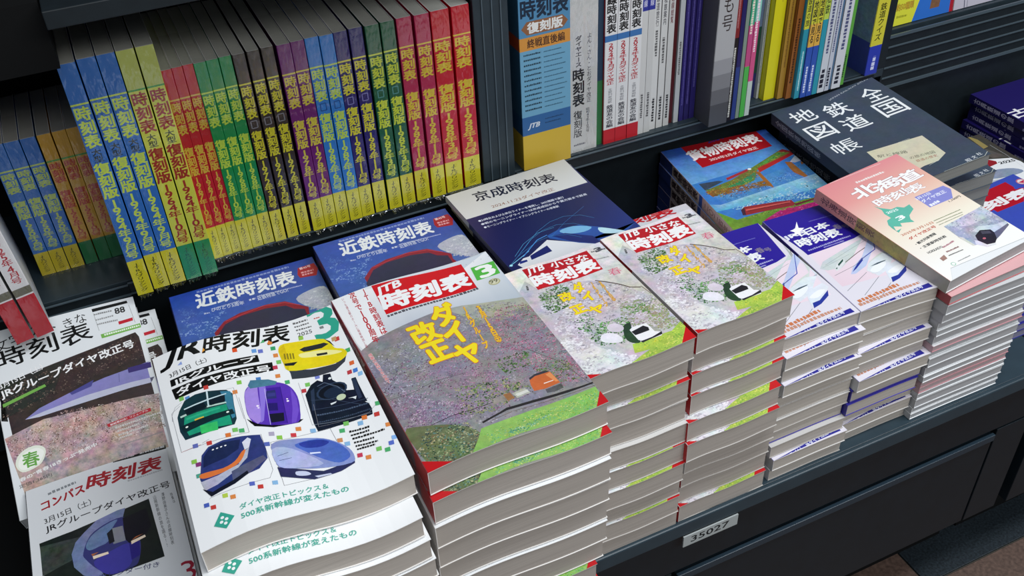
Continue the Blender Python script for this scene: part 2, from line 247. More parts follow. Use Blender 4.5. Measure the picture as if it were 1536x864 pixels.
  ["P","a8aa9c",[99.5,196.7,118.9,195.7,154.5,185.7,181.0,176.6,181.0,189.0,181.0,162.0,124.8,165.1],0.3,0],
  ["S",[3.5,177.5,44.9,183.4,84.8,191.1,150.8,185.5,181.0,173.3,181.0,10.5,62.1,27.0,6.8,11.8],2600,0.4,1.8,["8c8490","76707c","a09aa6","b0aab4","6c6470","7c7a74","928c88"],7,6],
  ["S",[19.4,163.1,70.7,174.9,111.2,182.6,152.9,181.8,124.9,162.8,42.0,139.5],500,0.4,1.6,["9c9ca4","b4b4ba","888890","a8a8ac"],17,6],
  ["S",[0.0,157.3,39.4,169.0,59.1,146.8,35.8,90.1,0.0,61.9],900,0.4,1.5,["a8a4b8","9490a4","c0bccc","7c7890","6a6478"],8,5],
  ["S",[0.0,114.5,28.7,141.4,92.0,123.0,126.1,45.8,93.7,36.6,19.4,50.3,3.4,59.0],3000,0.3,1.1,["8a5478","a87094","5c3c58","b888a8","4f3f50","7c5a74","c49cb8"],5,4],
  ["S",[0.0,61.9,32.5,81.9,72.7,50.0,51.5,32.8,4.2,13.2],1500,0.4,1.2,["a07ca0","84648a","bca4bc","6c4c70","cbb8c8","907890"],6,4],
  ["S",[146.4,172.9,181.0,168.4,181.0,84.0,181.0,35.9,151.0,39.3,137.3,81.6,124.3,122.0],2600,0.3,1.2,["b85c80","c87498","9c4c70","7c3c54","d8a0b4","5c3c44","a8687c"],3,5],
  ["S",[98.4,153.7,146.8,168.9,136.5,66.0,102.1,53.9,65.4,63.9],1500,0.3,1.1,["a86c8c","8c5474","c090a8","6c4860","807a7c"],9,4],
  ["S",[111.2,182.6,148.4,180.5,181.0,170.3,181.0,155.2,136.9,156.1,108.5,159.9],350,0.5,1.8,["98a07c","a8a88c","84906c","b4ac98"],19,6],
  ["S",[59.8,82.1,112.0,74.1,129.0,51.4,80.7,37.9,50.2,44.9],700,0.5,1.9,["5c7a4c","7a9058","46603c","8c8c64","36462f","a8a874"],13,6],
  ["S",[110.9,101.5,148.2,103.1,142.9,78.5,114.1,78.3],260,0.5,1.7,["4c7040","6a8a4c","3a5430"],20,6],
  ["S",[141.6,75.9,175.8,71.2,173.3,40.5,141.3,47.7],420,0.4,1.4,["55753f","6a8a50","40582f","8c9a60"],14,6],
  ["W","3a3438",[22.1,48.8,45.8,50.1,61.8,48.2,92.8,48.9],0.7],["W","4a4448",[0.0,100.0,24.7,96.2,46.6,99.6,80.3,96.9],0.4],
  ["W","4a3c3c",[148.2,103.1,167.8,70.2,181.0,19.6],0.5],
  ["P","6a7252",[3.6,11.8,0.0,54.2,14.1,53.2,46.2,35.7,59.6,14.5,49.1,0.0,26.9,0.0,10.1,0.0],0.5,1],
  ["S",[0.0,25.5,15.2,47.9,53.2,36.6,59.5,10.0,42.9,0.0,10.1,0.0],1300,0.4,1.6,["34484a","4c6048","7c8460","9ca880","2c4036","64847c","b4ac88","7c6a50"],11,5],
  ["P","8ab860",[54.3,12.9,61.5,22.7,115.3,24.8,180.2,23.3,178.4,0.0,135.7,0.0,90.3,2.4,56.4,0.0,42.9,0.0],0.3,0],
  ["S",[58.1,15.4,113.0,20.3,177.9,19.4,178.2,0.3,103.8,2.5,63.1,0.9],1500,0.3,1.4,["64a04c","a8c868","84bc5c","70ac7c","c4cc7c","98b050"],15,6],
  ["S",[70.1,8.8,108.3,11.3,130.3,13.8,97.4,3.2],320,0.3,1,["5ca08a","4c8c78","a8d0b0","3c7c58"],16,5],
  ["W","2c2a2c",[65.7,28.9,92.9,35.1,120.0,34.0,153.5,30.8,181.0,28.9],2.2],["W","32302e",[76.0,30.9,93.7,36.6,120.8,35.6,154.4,32.3,181.0,28.7],1.1],
  ["W","6a5a4a",[74.5,27.8,97.6,30.6,151.8,27.6,181.0,24.8],0.5],
  ["P","c8683a",[130.4,62.3,137.5,64.4,152.8,63.2,154.2,49.2,154.4,45.1,138.3,44.5,127.3,46.5,128.2,55.4],0.15,0],
  ["P","3c3a42",[131.1,64.7,138.9,67.2,148.2,66.8,152.4,63.4,137.5,64.4,130.5,61.7],0.2,0],
  ["P","e0905a",[147.1,61.3,152.5,62.5,154.1,48.0,151.3,48.1],0,0],["P","f0e4da",[140.3,52.0,150.3,51.4,150.0,50.5,140.1,50.8],0,0],
  ["P","5a565c",[137.7,43.5,154.6,43.6,153.9,37.3,145.2,36.7,137.0,38.6],0.6,0],["P","8f8c84",[88.1,53.6,99.2,54.1,98.3,46.7,84.2,45.4],0.5,0],
  ["P","9c7048",[98.5,54.4,105.7,54.4,106.9,45.9,99.2,44.9],0.3,0],["P","b8b8a4",[106.6,52.6,121.0,54.0,123.4,46.0,109.1,44.7],0.5,0],
  ["P","d8d8cc",[109.2,50.4,122.4,51.3,122.5,47.9,110.1,46.8],0.2,0],["P","d11822",[45.0,269.1,147.7,262.8,146.1,216.5,42.6,215.9],0,0],
  ["T","JTB",45.1,246.6,31.6,15.3,7.6,"f4f4f4",0.045,0.3],["T","時刻表",44.1,221.5,100,26.8,0.9,"f4f5f6",0.06,0.12],
  ["D",42.6,210.8,146.4,212.8,3.8,"54545c"],["V","JTB時刻表は",35.2,270.4,30.7,187.9,7.2,"c02a34",0.03],
  ["V","次号で100周年",22.3,270.8,19.5,180.5,7.2,"c02a34",0.03],["V","いつも通る駅のホームに発車時刻と旅",11.4,267.4,8.1,179.4,2.6,"b85060",0],
  ["V","感謝の気持ちを込めて",7,169.7,9.7,119.8,4.2,"d0404a",0.02,"f2f2f2",0.06],["T","ダ",83.4,171.4,26.7,34.2,3,"f2dc28",0.06,0,"d8761c",0.03],
  ["T","イ",83.5,141.6,22.8,31.5,3,"f2dc28",0.06,0,"d8761c",0.03],["T","改",53.6,154.9,27.6,30.9,3,"f2dc28",0.06,0,"d8761c",0.03],
  ["T","正",54.9,123.9,26.2,28.3,3,"f2dc28",0.06,0,"d8761c",0.03],["T","ヤ",81.8,106.8,25.5,29.9,3,"f2dc28",0.06,0,"d8761c",0.03],
  ["V","JRグループ",119.1,194,114.2,120.7,6.6,"eac636",0.03,"d8822a",0.07],["V","3月15日㊏",133.3,187.7,129,124.4,6.6,"eac636",0.03,"d8822a",0.07],
  ["P","55b848",[154.0,251.2,181.0,249.2,178.2,225.7,150.9,227.0],0,0],["T","3",158,228,17,20.2,0,"f6f8f4",0.05,0],
  ["E","b8b48a",166.4,215.8,6.6,5.5,0],["E","d8d6ba",166.4,215.8,5,3.9,0],["T","99",161.1,214.3,9.1,6,-5.9,"6a6a50",0.02,0],
  ["E","b0b0b0",152.5,259.4,0.5,0.5,0],["E","b0b0b0",161.6,259.4,0.5,0.5,0],["E","b0b0b0",170.7,259.4,0.5,0.5,0],["E","b0b0b0",179.9,259.5,0.5,0.5,0],
  ["D",152.4,268.7,181.4,269.1,2.3,"b4b8bc"],["P","c01a20",[0.0,0.0,23.5,0.0,0.0,14.8],0,0],["P","c01a20",[181.0,0.0,168.3,0.0,181.0,16.2],0,0],
 ]),
 'pocket': dict(w=122, h=187, pose=[327.0, 591.0, -646.0, 2.0, 0.0, 0.0], ops=[
  ["G",[0.0,0.0,122.0,0.0,122.0,187.0,0.0,187.0],["c8c4c8","a0ac88","e6dfe2","ece6e6"],0.35],
  ["P","c6c0c6",[15.1,164.8,21.1,143.8,57.7,142.6,78.3,133.1,100.1,115.8,120.4,76.5,122.0,55.3,121.5,21.5,122.0,0.0,0.0,0.0,0.0,149.6],0.4,0],
  ["S",[86.6,84.7,122.0,75.3,122.0,45.5,120.5,20.0,73.3,32.4,74.6,65.3],900,0.6,2.2,["98a07c","a8a494","8c9c6c","b8b0b0","a09488","7c9458"],29,6],
  ["S",[19.5,143.5,59.8,143.8,101.2,115.2,120.5,78.8,119.2,48.4,79.2,41.5,14.2,65.9,17.1,115.6],1500,0.7,2.6,["d8d2d8","c8c0c8","aca6ae","e6e0e6","949098","b8a8b0"],21,7],
  ["S",[18.6,141.8,46.8,146.5,51.7,132.0,36.2,104.7,11.9,101.0,13.3,126.6],600,0.5,2,["4c6c40","5f8a4a","3c5634","7a9a60","2f4428"],26,6],
  ["S",[22.9,86.1,45.2,86.3,55.2,65.6,74.6,65.3,84.9,59.3,57.5,29.1,33.7,34.6,22.4,61.3],1000,0.5,2,["55904c","3f6c3c","6ca85c","2f5234","84a870","b0b8a8"],27,7],
  ["S",[86.8,75.7,110.9,70.8,104.6,56.8,85.9,63.1],150,0.6,2,["5f8a50","7aa060","8c9060"],28,6],
  ["S",[105.6,64.9,119.2,52.8,120.0,22.4,97.5,31.0],300,0.5,1.6,["8aac58","a89884","9c8c70","b0b880"],24,6],
  ["S",[9.7,119.8,19.3,96.8,33.6,75.8,29.5,41.0,9.3,38.5,5.0,71.2],420,0.8,2.8,["dcd6de","b8b2bc","e8e4ea","9c98a2","c8c4cc"],22,7],
  ["P","a9c850",[62.6,24.2,72.6,22.6,99.6,21.5,120.5,19.0,112.8,5.9,84.8,7.7,57.2,11.4],0.35,0],
  ["S",[59.1,14.3,71.6,21.1,118.9,17.8,113.8,9.4,86.7,10.6],220,0.4,1.5,["90b848","c8d458","74a040","d8d848"],23,5],
  ["P","2f4632",[68.8,51.5,77.9,52.7,73.1,40.7,71.6,23.2,63.6,25.7,61.3,35.1],0.4,1],
  ["P","eae6ec",[37.2,42.7,42.8,49.7,50.8,49.3,57.0,43.7,58.3,34.8,52.5,32.0,40.5,36.8],0.15,1],
  ["P","d4ced8",[53.5,58.2,63.5,60.9,68.8,51.5,63.9,46.0,53.8,49.7],0.2,1],
  ["P","dedae0",[0.0,0.0,67.1,0.0,43.9,16.0,27.7,38.0,8.4,37.0,2.4,66.5,0.0,48.6],0.3,0],
  ["S",[0.0,0.0,70.8,0.0,44.8,17.4,28.6,39.5,5.0,71.2,0.0,56.1],350,0.9,3,["e8e4ea","ccc6d0","b8b2bc","f0eef2","dcd8dc"],25,7],
  ["W","54483e",[82.7,130.6,92.0,121.7,102.3,109.9,108.2,100.7,117.9,95.1],1.4],["W","6a5a4c",[119.0,96.8,121.5,80.4],0.8],
  ["P","f0eef0",[71.5,43.7,76.5,46.1,91.3,44.0,91.9,36.3,92.5,29.7,98.1,24.5,94.6,20.3,75.1,22.2,71.0,26.6],0.1,0],
  ["P","26262a",[71.6,40.5,86.7,42.4,89.9,37.5,88.4,33.1,72.3,34.0],0.2,0],
  ["P","2c2c30",[72.0,23.9,85.5,23.4,98.1,25.5,96.1,21.5,80.1,21.4,72.8,20.9],0.4,0],["P","a8a6a0",[91.9,39.5,97.5,32.0,97.6,24.7,92.0,29.0],0.4,0],
  ["P","b81e28",[21.5,183.9,101.6,180.8,100.0,142.7,20.5,144.1],0,0],["P","f4f2f2",[22.7,167.0,102.1,163.3,99.4,143.8,22.3,146.1],0,0],
  ["P","c8202a",[22.7,167.0,102.1,163.3,99.4,143.8,22.3,146.1],0,0],["T","JTB",22.9,169.3,23.5,13,3.5,"f4f4f4",0.04,0.35],
  ["T","小さな",53.1,172.3,43.6,11.6,-9,"f4f4f4",0.04,0],["T","時刻表",21.7,148.1,76.8,20.7,-2.2,"f6f5f5",0.06,0],
  ["T","ダ",55.5,120.6,12.5,15.7,3,"f2dc28",0.06,0,"c86c28",0.035],["T","イ",56.4,103.5,12.4,14.5,3,"f2dc28",0.06,0,"c86c28",0.035],
  ["T","改",34.9,113.2,14.1,14,3,"f2dc28",0.06,0,"c86c28",0.035],["T","正",35.5,89.7,15.1,12.8,3,"f2dc28",0.06,0,"c86c28",0.035],
  ["T","ヤ",51.9,81.3,15.8,12.6,3,"f2dc28",0.06,0,"c86c28",0.035],["V","JRグループ",77.3,131.3,72,86.4,4.2,"e8c850",0.02,"c87038",0.08],
  ["V","3月15日㊏",85.5,126.6,82.9,90.2,4.2,"e8c850",0.02,"c87038",0.08],["T","3",109.4,172.2,7.9,7.2,0,"44444c",0.04,0],
  ["D",104.3,174.7,122.2,171.5,2.5,"66666c"],["D",102.7,160.5,116.9,157.7,1.8,"888888"],["T","春",101.2,127.1,14.2,11.9,-4,"d87088",0,0],
  ["D",12.2,156.5,9.8,149.1,2.5,"444444"],["P","a4c452",[46.4,0.0,122.0,0.0,122.0,28.1,97.6,15.9,61.0,5.6],0.35,0],
  ["S",[46.4,0.0,122.0,0.0,122.0,26.2,91.5,13.1],420,0.4,1.5,["90b848","c8d858","78a844","d4d870"],33,6],
  ["P","c4191f",[122.0,0.0,104.9,0.0,122.0,18.7],0,0],["P","c4191f",[0.0,0.0,12.2,0.0,0.0,6.5],0,0],
 ]),
 'bluebar': dict(w=110, h=199, pose=[690.0, 616.0, -722.0, -3.0, 0.0, 0.0], ops=[
  ["P","e2dee8",[0.0,0.0,110.0,0.0,110.0,199.0,0.0,199.0],0,0],
  ["G",[7.2,115.9,97.0,116.0,110.0,99.5,99.0,39.8,8.7,46.6,9.0,110.7],["efdde8","efdde8","eadce8","f0e0ea","e8d0dc","e8e0ea"],0],
  ["P","2a1a96",[0.0,199.0,110.0,199.0,98.3,124.5,79.8,119.1,56.8,116.9,34.8,115.7,9.0,114.6,8.6,124.0,6.4,142.8,0.0,171.1],0,0],
  ["T","日本",34,149.1,36.5,12.4,5.8,"f2f4f6",0.05,0],["T","西",24.2,150.3,9,12.9,9.9,"f2f4f6",0.04,0],["T","JR",2.9,150.1,20.9,9.1,4.3,"e6e8f4",0.05,0],
  ["T","時刻表",10.6,130.8,61.7,16.6,0.2,"f2f4f6",0.05,0],["E","dcd8f0",28.3,163.3,6.5,5.5,0],
  ["P","ffffff",[37.8,180.0,32.1,167.4,38.4,164.4,28.6,159.7,25.5,149.7,23.8,156.9,13.0,154.4,22.7,161.3,18.6,166.7,26.9,167.5],0,0],
  ["T","春",72.2,142.6,10.2,10.5,5.8,"8a8090",0.02,0],["T","号",82.2,141.4,9,7.4,2.6,"8a8090",0.02,0],["D",14.9,121,79.4,124.3,2.9,"a8a8d8"],
  ["D",35.4,118.5,65.8,119.4,2,"a8a8d8"],["D",51.2,172.5,87.4,172.1,1.6,"7070c0"],
  ["P","ccd6d6",[5.8,85.7,16.9,95.8,92.2,116.4,106.2,115.9,110.0,147.3,110.0,131.3,56.0,89.2,28.0,75.3,20.8,74.0,21.6,78.3,12.1,79.0],0.15,0],
  ["P","dde3e4",[20.5,76.9,28.6,84.6,42.1,90.8,41.1,84.5,28.0,75.3,21.3,73.8],0.1,0],["P","2c5048",[30.0,83.9,41.8,90.4,39.8,86.7,28.7,80.4],0,0],
  ["P","2c5048",[22.3,78.0,26.2,79.6,23.6,76.4],0,0],["W","57483c",[40.1,83.1,65.1,92.8,99.3,103.8,110.0,131.3],0.9],
  ["W","8a9a98",[15.5,88.8,59.0,101.6,91.6,110.5],0.4],["W","98a8a4",[9.6,85.8,53.5,94.3],0.4],
  ["P","c0ccec",[31.8,61.3,43.1,72.1,64.3,83.4,110.0,125.4,110.0,111.4,58.0,67.0,37.4,59.7],0.1,0],
  ["P","26389c",[36.3,63.9,42.3,68.7,55.5,77.8,64.2,82.5,61.2,77.4,44.6,67.6],0,0],["W","3c50b4",[62.5,80.3,88.4,89.8,110.0,123.4],1.2],
  ["W","6a6c74",[13.3,67.2,48.0,73.6,71.1,84.1],0.5],
  ["P","d4dad8",[56.6,62.0,67.1,72.3,82.4,78.8,102.3,85.3,110.0,107.5,110.0,93.5,78.7,55.5,62.2,50.0,54.8,51.6],0.15,0],
  ["P","2c5048",[74.5,63.2,90.9,70.9,87.0,66.0,73.1,59.0],0,0],["P","eef2f2",[62.5,68.8,69.9,71.0,74.6,68.9,67.4,64.6,62.2,65.1],0,1],
  ["P","dfe5ec",[52.7,59.2,63.1,69.5,91.4,79.5,106.8,76.3,110.0,99.5,110.0,79.6,78.7,50.8,59.1,45.0],0.15,0],
  ["P","f2f5f8",[56.3,57.5,72.4,65.1,83.9,63.6,75.4,56.1,61.5,51.3],0,1],["P","4a5a68",[61.1,63.6,73.5,66.5,86.5,67.0,84.0,65.5,71.3,63.7],0,0],
  ["P","e2e8f0",[70.7,47.0,81.3,57.2,103.2,62.3,106.0,53.3,78.7,32.2,65.4,31.0],0.1,0],["P","f4f6fa",[72.5,46.2,90.5,52.9,97.8,49.4,81.6,41.9],0,1],
  ["P","2b3a9a",[69.7,36.4,80.2,37.0,100.6,48.2,94.8,39.5,77.6,30.8,65.5,28.1],0.1,0],["W","6a7078",[50.5,56.4,9.0,37.3],0.5],
  ["W","6a7078",[58.0,43.6,21.9,22.5],0.5],["W","6a7078",[63.2,28.4,30.1,8.2],0.5],["D",8.1,13.8,68.4,19.5,5.6,"cc7a50"],
  ["D",5.1,8.3,93.2,13.4,5.1,"c89078"],["P","2b2a92",[0.0,0.0,101.9,10.4,102.4,3.0,0.0,0.0],0,0],
  ["T","3月15日（土）",8.4,-5.8,33.1,5.7,5.6,"eceef8",0.03,0],["T","JRダイヤ改正号",49.2,-0.6,42.4,5.7,7.1,"eceef8",0.03,0],
 ]),
 'north': dict(w=148, h=210, pose=[797.0, 599.0, -705.0, 7.3, 4.3, 0.0], ops=[
  ["G",[0.0,0.0,148.0,0.0,148.0,210.0,0.0,210.0],["f3f4f5","f2f4f4","df9c9c","df8e96"],0],
  ["G",[0.0,94.5,148.0,79.8,148.0,151.2,0.0,168.0],["efe2cf","f1ead8","e8b9a6","e39a98"],0],
  ["G",[0.0,168.0,148.0,151.2,148.0,210.0,0.0,210.0],["e39a98","e8b9a6","e08f95","de8b90"],0],
  ["G",[0.0,0.0,148.0,0.0,148.0,79.8,0.0,94.5],["f3f4f5","f2f4f4","f1ead8","efe2cf"],0],["D",52.2,190.6,102.1,188.7,3.7,"f0e8e4"],
  ["T","北",28.8,163.5,41,20.1,2,"f8f6f6",0.04,0,"a87678",0.028],["T","海",61.8,159,41.8,20.1,2,"f8f6f6",0.04,0,"a87678",0.028],
  ["T","道",97.1,155,42.7,20,2,"f8f6f6",0.04,0,"a87678",0.028],["T","時",38.9,140,27.9,13.9,2,"f8f6f6",0.035,0,"a87678",0.028],
  ["T","刻",66.1,138.9,28.4,13.9,2,"f8f6f6",0.035,0,"a87678",0.028],["T","表",92.8,136.6,28.8,13.9,2,"f8f6f6",0.035,0,"a87678",0.028],
  ["W","f3e4e0",[22.5,209.4,112.6,205.9],0.5],
  ["P","62b8a4",[33.3,145.2,37.3,137.9,46.3,129.1,56.6,128.8,63.1,123.1,73.9,124.2,70.9,115.0,56.1,108.7,51.2,102.5,51.2,96.4,42.1,100.7,34.3,104.0,31.3,98.3,22.6,103.9,18.3,96.0,27.6,96.1,18.6,92.3,18.3,102.1,19.2,109.1,24.8,116.2,32.9,117.2,32.2,127.0,35.6,134.2],0.1,0],
  ["T","2025",35.6,124.8,17.9,3.8,-6,"f4fafa",0.02,0],["T","3",37.3,107.9,11.6,6.8,0,"f4fafa",0.04,0],
  ["P","8a8cd0",[91.3,131.0,142.3,128.4,145.0,118.3,131.2,104.0,91.0,106.1],0.05,0],["T","3月15日",88.6,124.5,26.3,4.5,-0.8,"eef0fa",0.02,0],
  ["T","ダイヤ改正",91.2,116.5,43.9,5.9,-0.2,"eef0fa",0.02,0],["D",94.1,106.6,112.1,107.4,4.5,"eef0fa"],
  ["T","1,100円",121.1,99.8,21.4,3.8,0.9,"444444",0.02,0],["D",72.5,84.4,119.6,82.6,1.3,"808a6a"],["D",72,80.1,117.3,77.8,1.3,"808a6a"],
  ["D",71.6,75.8,114.3,74.4,1,"808a6a"],["T","2025年3月15日",17.1,84.9,52.3,4.3,-3.4,"c06040",0.01,0],
  ["T","ダイヤ改正号",19.2,74.8,46.7,4.6,0.2,"c04a38",0.03,0],["T","・観光列車情報",18,63.9,36.7,4.2,2.6,"30343a",0.03,0],
  ["T","・主要駅時刻表",16.8,56,44.4,4.2,-0.7,"30343a",0.03,0],["T","HOKKAIDO",17.2,45.8,24.1,3.5,-2.3,"30343a",0.02,0],
  ["D",40.9,43.6,61.4,45.1,2.5,"b07080"],["D",37.3,35.9,58.2,34.9,2.2,"8a6060"],["D",34,30.3,57.6,28.7,1.6,"666666"],
  ["P","a08078",[21.1,33.4,30.8,35.2,28.9,28.5,20.9,28.0],0.2,0],["E","7cb894",26.8,18.2,3.2,2.8,0],["E","f2f4f4",26.8,18.2,2.5,2.1,0],
  ["D",34.8,17.8,55.8,17.1,1.5,"999999"],["P","a9abbd",[74.3,71.1,146.4,73.5,148.0,36.4,144.0,31.5,83.0,25.6,74.4,28.1,72.8,49.6],0.5,0],
  ["P","c4c6d2",[74.3,71.1,146.4,73.5,148.0,55.3,101.5,55.4],0.5,0],
  ["S",[74.3,71.1,146.4,73.5,148.0,36.4,144.0,31.5,83.0,25.6,72.8,49.6],260,0.5,2.2,["b4b6c6","9a9cb0","c8cad6","8c8ea4"],41,6],
  ["P","cdd0dc",[95.7,47.0,110.5,49.1,129.2,40.9,148.0,38.2,146.2,33.2,117.4,31.8,101.6,40.2],0.3,0],
  ["P","6c6880",[116.3,31.0,145.9,33.9,144.8,31.0,118.7,23.5,109.1,21.3],0.3,0],
  ["P","2c2634",[91.8,39.1,105.4,43.2,117.7,37.3,117.0,31.1,109.7,21.8,101.3,17.5,90.2,20.4,86.8,31.4],0.4,0],
  ["P","4c4658",[104.4,41.5,114.6,36.2,112.6,31.8,101.8,36.6],0.2,0],
  ["P","d8dae4",[83.9,33.8,86.8,30.5,89.7,19.6,100.4,16.9,100.1,14.8,86.4,17.1,79.1,28.1],0.3,0],["E","c06878",96.9,29.9,2.4,1.6,0],
  ["P","d8d0c4",[76.1,44.6,77.0,26.5,74.0,27.8,71.8,48.8],0.4,0],["P","e6e8ea",[3.0,0.0,17.8,14.7,148.0,4.2,148.0,0.0],0,0],
  ["W","b8babc",[17.8,14.7,148.0,4.2],0.8],
 ]),
 'freight': dict(w=182, h=257, pose=[706.0, 853.0, -780.0, -6.1, 0.0, 0.0], ops=[
  ["P","3f7fc8",[0.0,0.0,182.0,0.0,182.0,257.0,0.0,257.0],0.3,0],
  ["G",[0.0,257.0,182.0,257.0,182.0,169.6,0.0,154.2],["2c52b0","2f5cba","5f9cd8","6fa8dc"],0.35],
  ["P","b01822",[34.0,257.0,165.7,257.0,165.2,206.8,37.0,190.7],0,0],["T","2024",78.9,251.9,30.8,9.8,7.2,"2c3a9a",0.03,0.2],
  ["T","貨物時刻表",33.9,213.7,125.7,27.5,5.1,"f6f0f0",0.045,0],["T","2024年3月ダイヤ改正",57.4,202.6,84.7,7.6,3.6,"f0d8d8",0.03,0],
  ["P","4a86c4",[15.0,116.3,182.0,150.8,182.0,113.4,19.0,92.6],0.45,0],["P","3c4c5c",[10.6,152.2,41.0,149.3,47.2,144.8,11.1,132.9],0.5,0],
  ["P","6c7a34",[11.1,132.9,59.4,143.6,111.1,165.8,168.7,191.6,180.4,184.5,178.8,174.6,109.0,154.5,90.9,130.5,25.3,112.1],0.6,0],
  ["P","2f8a58",[26.8,122.7,73.4,137.8,101.8,149.6,96.3,136.1,45.7,118.6],0.5,0],
  ["P","4f9a4a",[114.7,164.3,161.0,186.3,174.7,182.7,125.5,163.9],0.5,0],
  ["P","8a5a2a",[9.5,129.8,87.3,124.2,104.8,124.7,101.1,110.9,13.4,113.3],0.7,0],["P","a83438",[55.0,151.3,95.8,162.1,94.8,156.5,53.8,145.1],0.2,0],
  ["P","a03038",[162.0,188.0,174.0,192.8,182.0,183.8,181.8,177.6,167.5,185.7],0,0],
  ["S",[6.0,131.2,59.4,143.6,107.4,159.3,166.7,188.2,180.1,180.4,136.3,163.4,89.1,127.4,23.7,109.0],900,0.5,1.8,["7c8c3c","a4743c","4c7c3c","8c4c34","b4a44c","3c5c34"],61,6],
  ["S",[6.3,123.6,85.5,121.1,104.5,109.4,37.4,103.4],300,0.5,1.6,["8c5c2c","a87c44","5c4428"],62,6],
  ["S",[13.4,113.3,182.0,144.3,182.0,114.9,22.4,91.2],700,0.6,2.2,["4478b0","5c94c8","3c6090","7cacd4"],63,8],
  ["P","b02a2c",[110.9,157.8,182.0,179.4,182.0,172.8,108.9,146.6],0.15,0],
  ["P","96602c",[103.6,152.8,108.9,146.6,108.1,111.8,106.1,101.2,101.1,110.9],0.4,0],
  ["P","a06a34",[157.8,158.5,166.8,154.8,168.0,110.2,162.5,108.5,154.6,127.6,155.1,139.3],0.4,0],
  ["P","a06a34",[179.2,149.5,182.0,150.2,182.0,144.2,177.0,142.3],0.4,0],
  ["P","c8d0dc",[165.0,155.5,182.0,169.3,182.0,161.4,182.0,152.5,171.1,150.9],0.3,0],["E","f0f4f4",99.3,160.6,3,2.5,0],
  ["G",[14.0,91.0,182.0,112.7,182.0,118.2,182.0,77.1,0.0,77.1,0.0,97.7],["8fbfdf","9cc6e2","b8d4e4","6fb4d8","58b0d4","58a8d0"],0.5],
  ["S",[22.7,76.6,163.9,100.2,182.0,107.1,158.2,57.2,37.9,66.8],600,0.8,2.8,["a4d0e4","c8e0ea","74b8dc","8cc8e4"],64,8],
  ["P","6a9434",[16.9,49.4,127.3,58.9,158.2,57.2,182.0,72.0,182.0,25.7,0.0,25.7,0.0,77.1],0.6,0],
  ["P","c01c70",[52.5,34.9,88.1,49.8,145.3,47.1,182.0,51.4,182.0,0.0,54.6,0.0,36.4,20.6],0.7,0],
  ["S",[18.4,50.2,126.4,57.4,154.6,55.0,130.3,46.8,46.5,45.7],500,0.5,1.6,["7ca43c","54802c","98b450"],65,6],
  ["S",[54.1,34.2,88.1,48.0,144.2,45.4,182.0,51.4,182.0,0.0,54.6,0.0],1100,0.5,1.8,["d03484","b01868","e470a8","981458"],66,6],
  ["P","9c2a34",[33.7,68.6,42.0,74.1,90.9,68.4,111.8,64.6,111.8,54.4,107.5,50.7,61.4,53.7,33.1,54.7],0.2,0],
  ["P","d8605a",[40.4,67.6,108.3,62.4,107.7,59.7,39.4,64.1],0,0],["D",41.3,61.9,106,58.6,2,"5c1c24"],
  ["P","70242c",[109.8,54.5,131.5,55.4,149.9,57.6,147.7,54.1,110.9,49.4],0.2,0],["P","44243a",[33.7,68.6,29.8,56.0,34.3,54.9,41.2,72.6],0.3,0],
 ]),
 'atlas': dict(w=182, h=257, pose=[886.0, 813.0, -737.0, -3.2, 0.3, -6.5], ops=[
  ["P","3c4758",[0.0,0.0,182.0,0.0,182.0,257.0,0.0,257.0],0.22,0],["T","全",134.8,196.3,34.2,38.5,0,"eef0f2",0.008,0],
  ["T","国",129,150.1,42.3,40.2,0,"eef0f2",0.008,0],["T","鉄",65.5,193.6,37.9,35.4,0,"eef0f2",0.008,0],
  ["T","道",64.2,148.7,40.1,35.5,0,"eef0f2",0.008,0],["T","地",14.1,206.5,37.6,34.4,0,"eef0f2",0.008,0],["T","図",11.3,155.8,39.6,38,0,"eef0f2",0.008,0],
  ["T","帳",15.8,106.9,39.5,31.9,0,"eef0f2",0,0],["T","JAPAN RAILWAY ATLAS",90.5,236.1,86.2,4.4,12.5,"b8bcc4",0,0],
  ["P","cfc9b0",[50.4,94.3,137.8,85.8,135.4,34.0,115.3,24.4,91.9,24.9,45.4,15.0,47.8,62.5],0.12,0],["W","d8d8d0",[70.7,89.7,119.4,89.4],0.4],
  ["W","d8d8d0",[98.5,22.4,116.3,25.6],0.4],["T","駅と線路",54.2,73.8,42.7,7,-16.6,"55584e",0,0],["T","の旅の地図",87.9,46.9,37.4,6.7,-8.7,"55584e",0,0],
  ["T","鉄道の歴史",90.5,36.6,32.2,5.8,-6.3,"a05848",0,0],["T","昭",144.5,0.8,7.3,6.4,0,"d8dce0",0.01,0],["T","文",155.1,2.4,7.3,6.3,0,"d8dce0",0.01,0],
  ["T","社",165.4,4.7,7.4,6.4,0,"d8dce0",0.01,0],["W","c4c8bc",[104.7,0.0,123.7,0.0,149.5,0.0,171.9,0.0,182.0,6.4],0.9],
 ]),
 'swoosh': dict(w=182, h=257, pose=[366.0, 784.0, -705.0, 2.9, 0.0, 0.0], ops=[
  ["P","171a52",[0.0,0.0,182.0,0.0,182.0,257.0,0.0,257.0],0,0],
  ["G",[0.0,0.0,182.0,0.0,182.0,185.0,0.0,185.0],["15205c","1a3a90","141646","171a50"],0],
  ["G",[0.0,257.0,182.0,257.0,178.8,188.6,0.0,193.5],["c8c8c4","bcbcb8","d8d8d4","dcdcd8"],0],["T","京成時刻表",30,223.9,117.7,22.7,-5.7,"1a2036",0.024,0],
  ["T","2024.11.23ダイヤ改正",41.1,199.1,91.1,7.7,-3.1,"9a7464",0.01,0],["T","●24時台および土休日ライナーを増発し、20分間隔で運行",11.7,179.6,121.4,4.9,-3.8,"dfe3f0",0.02,0],
  ["T","●朝のモーニングライナーは京成成田から千葉方面まで延長",11.6,171.3,151.5,4.8,-3.4,"dfe3f0",0.02,0],
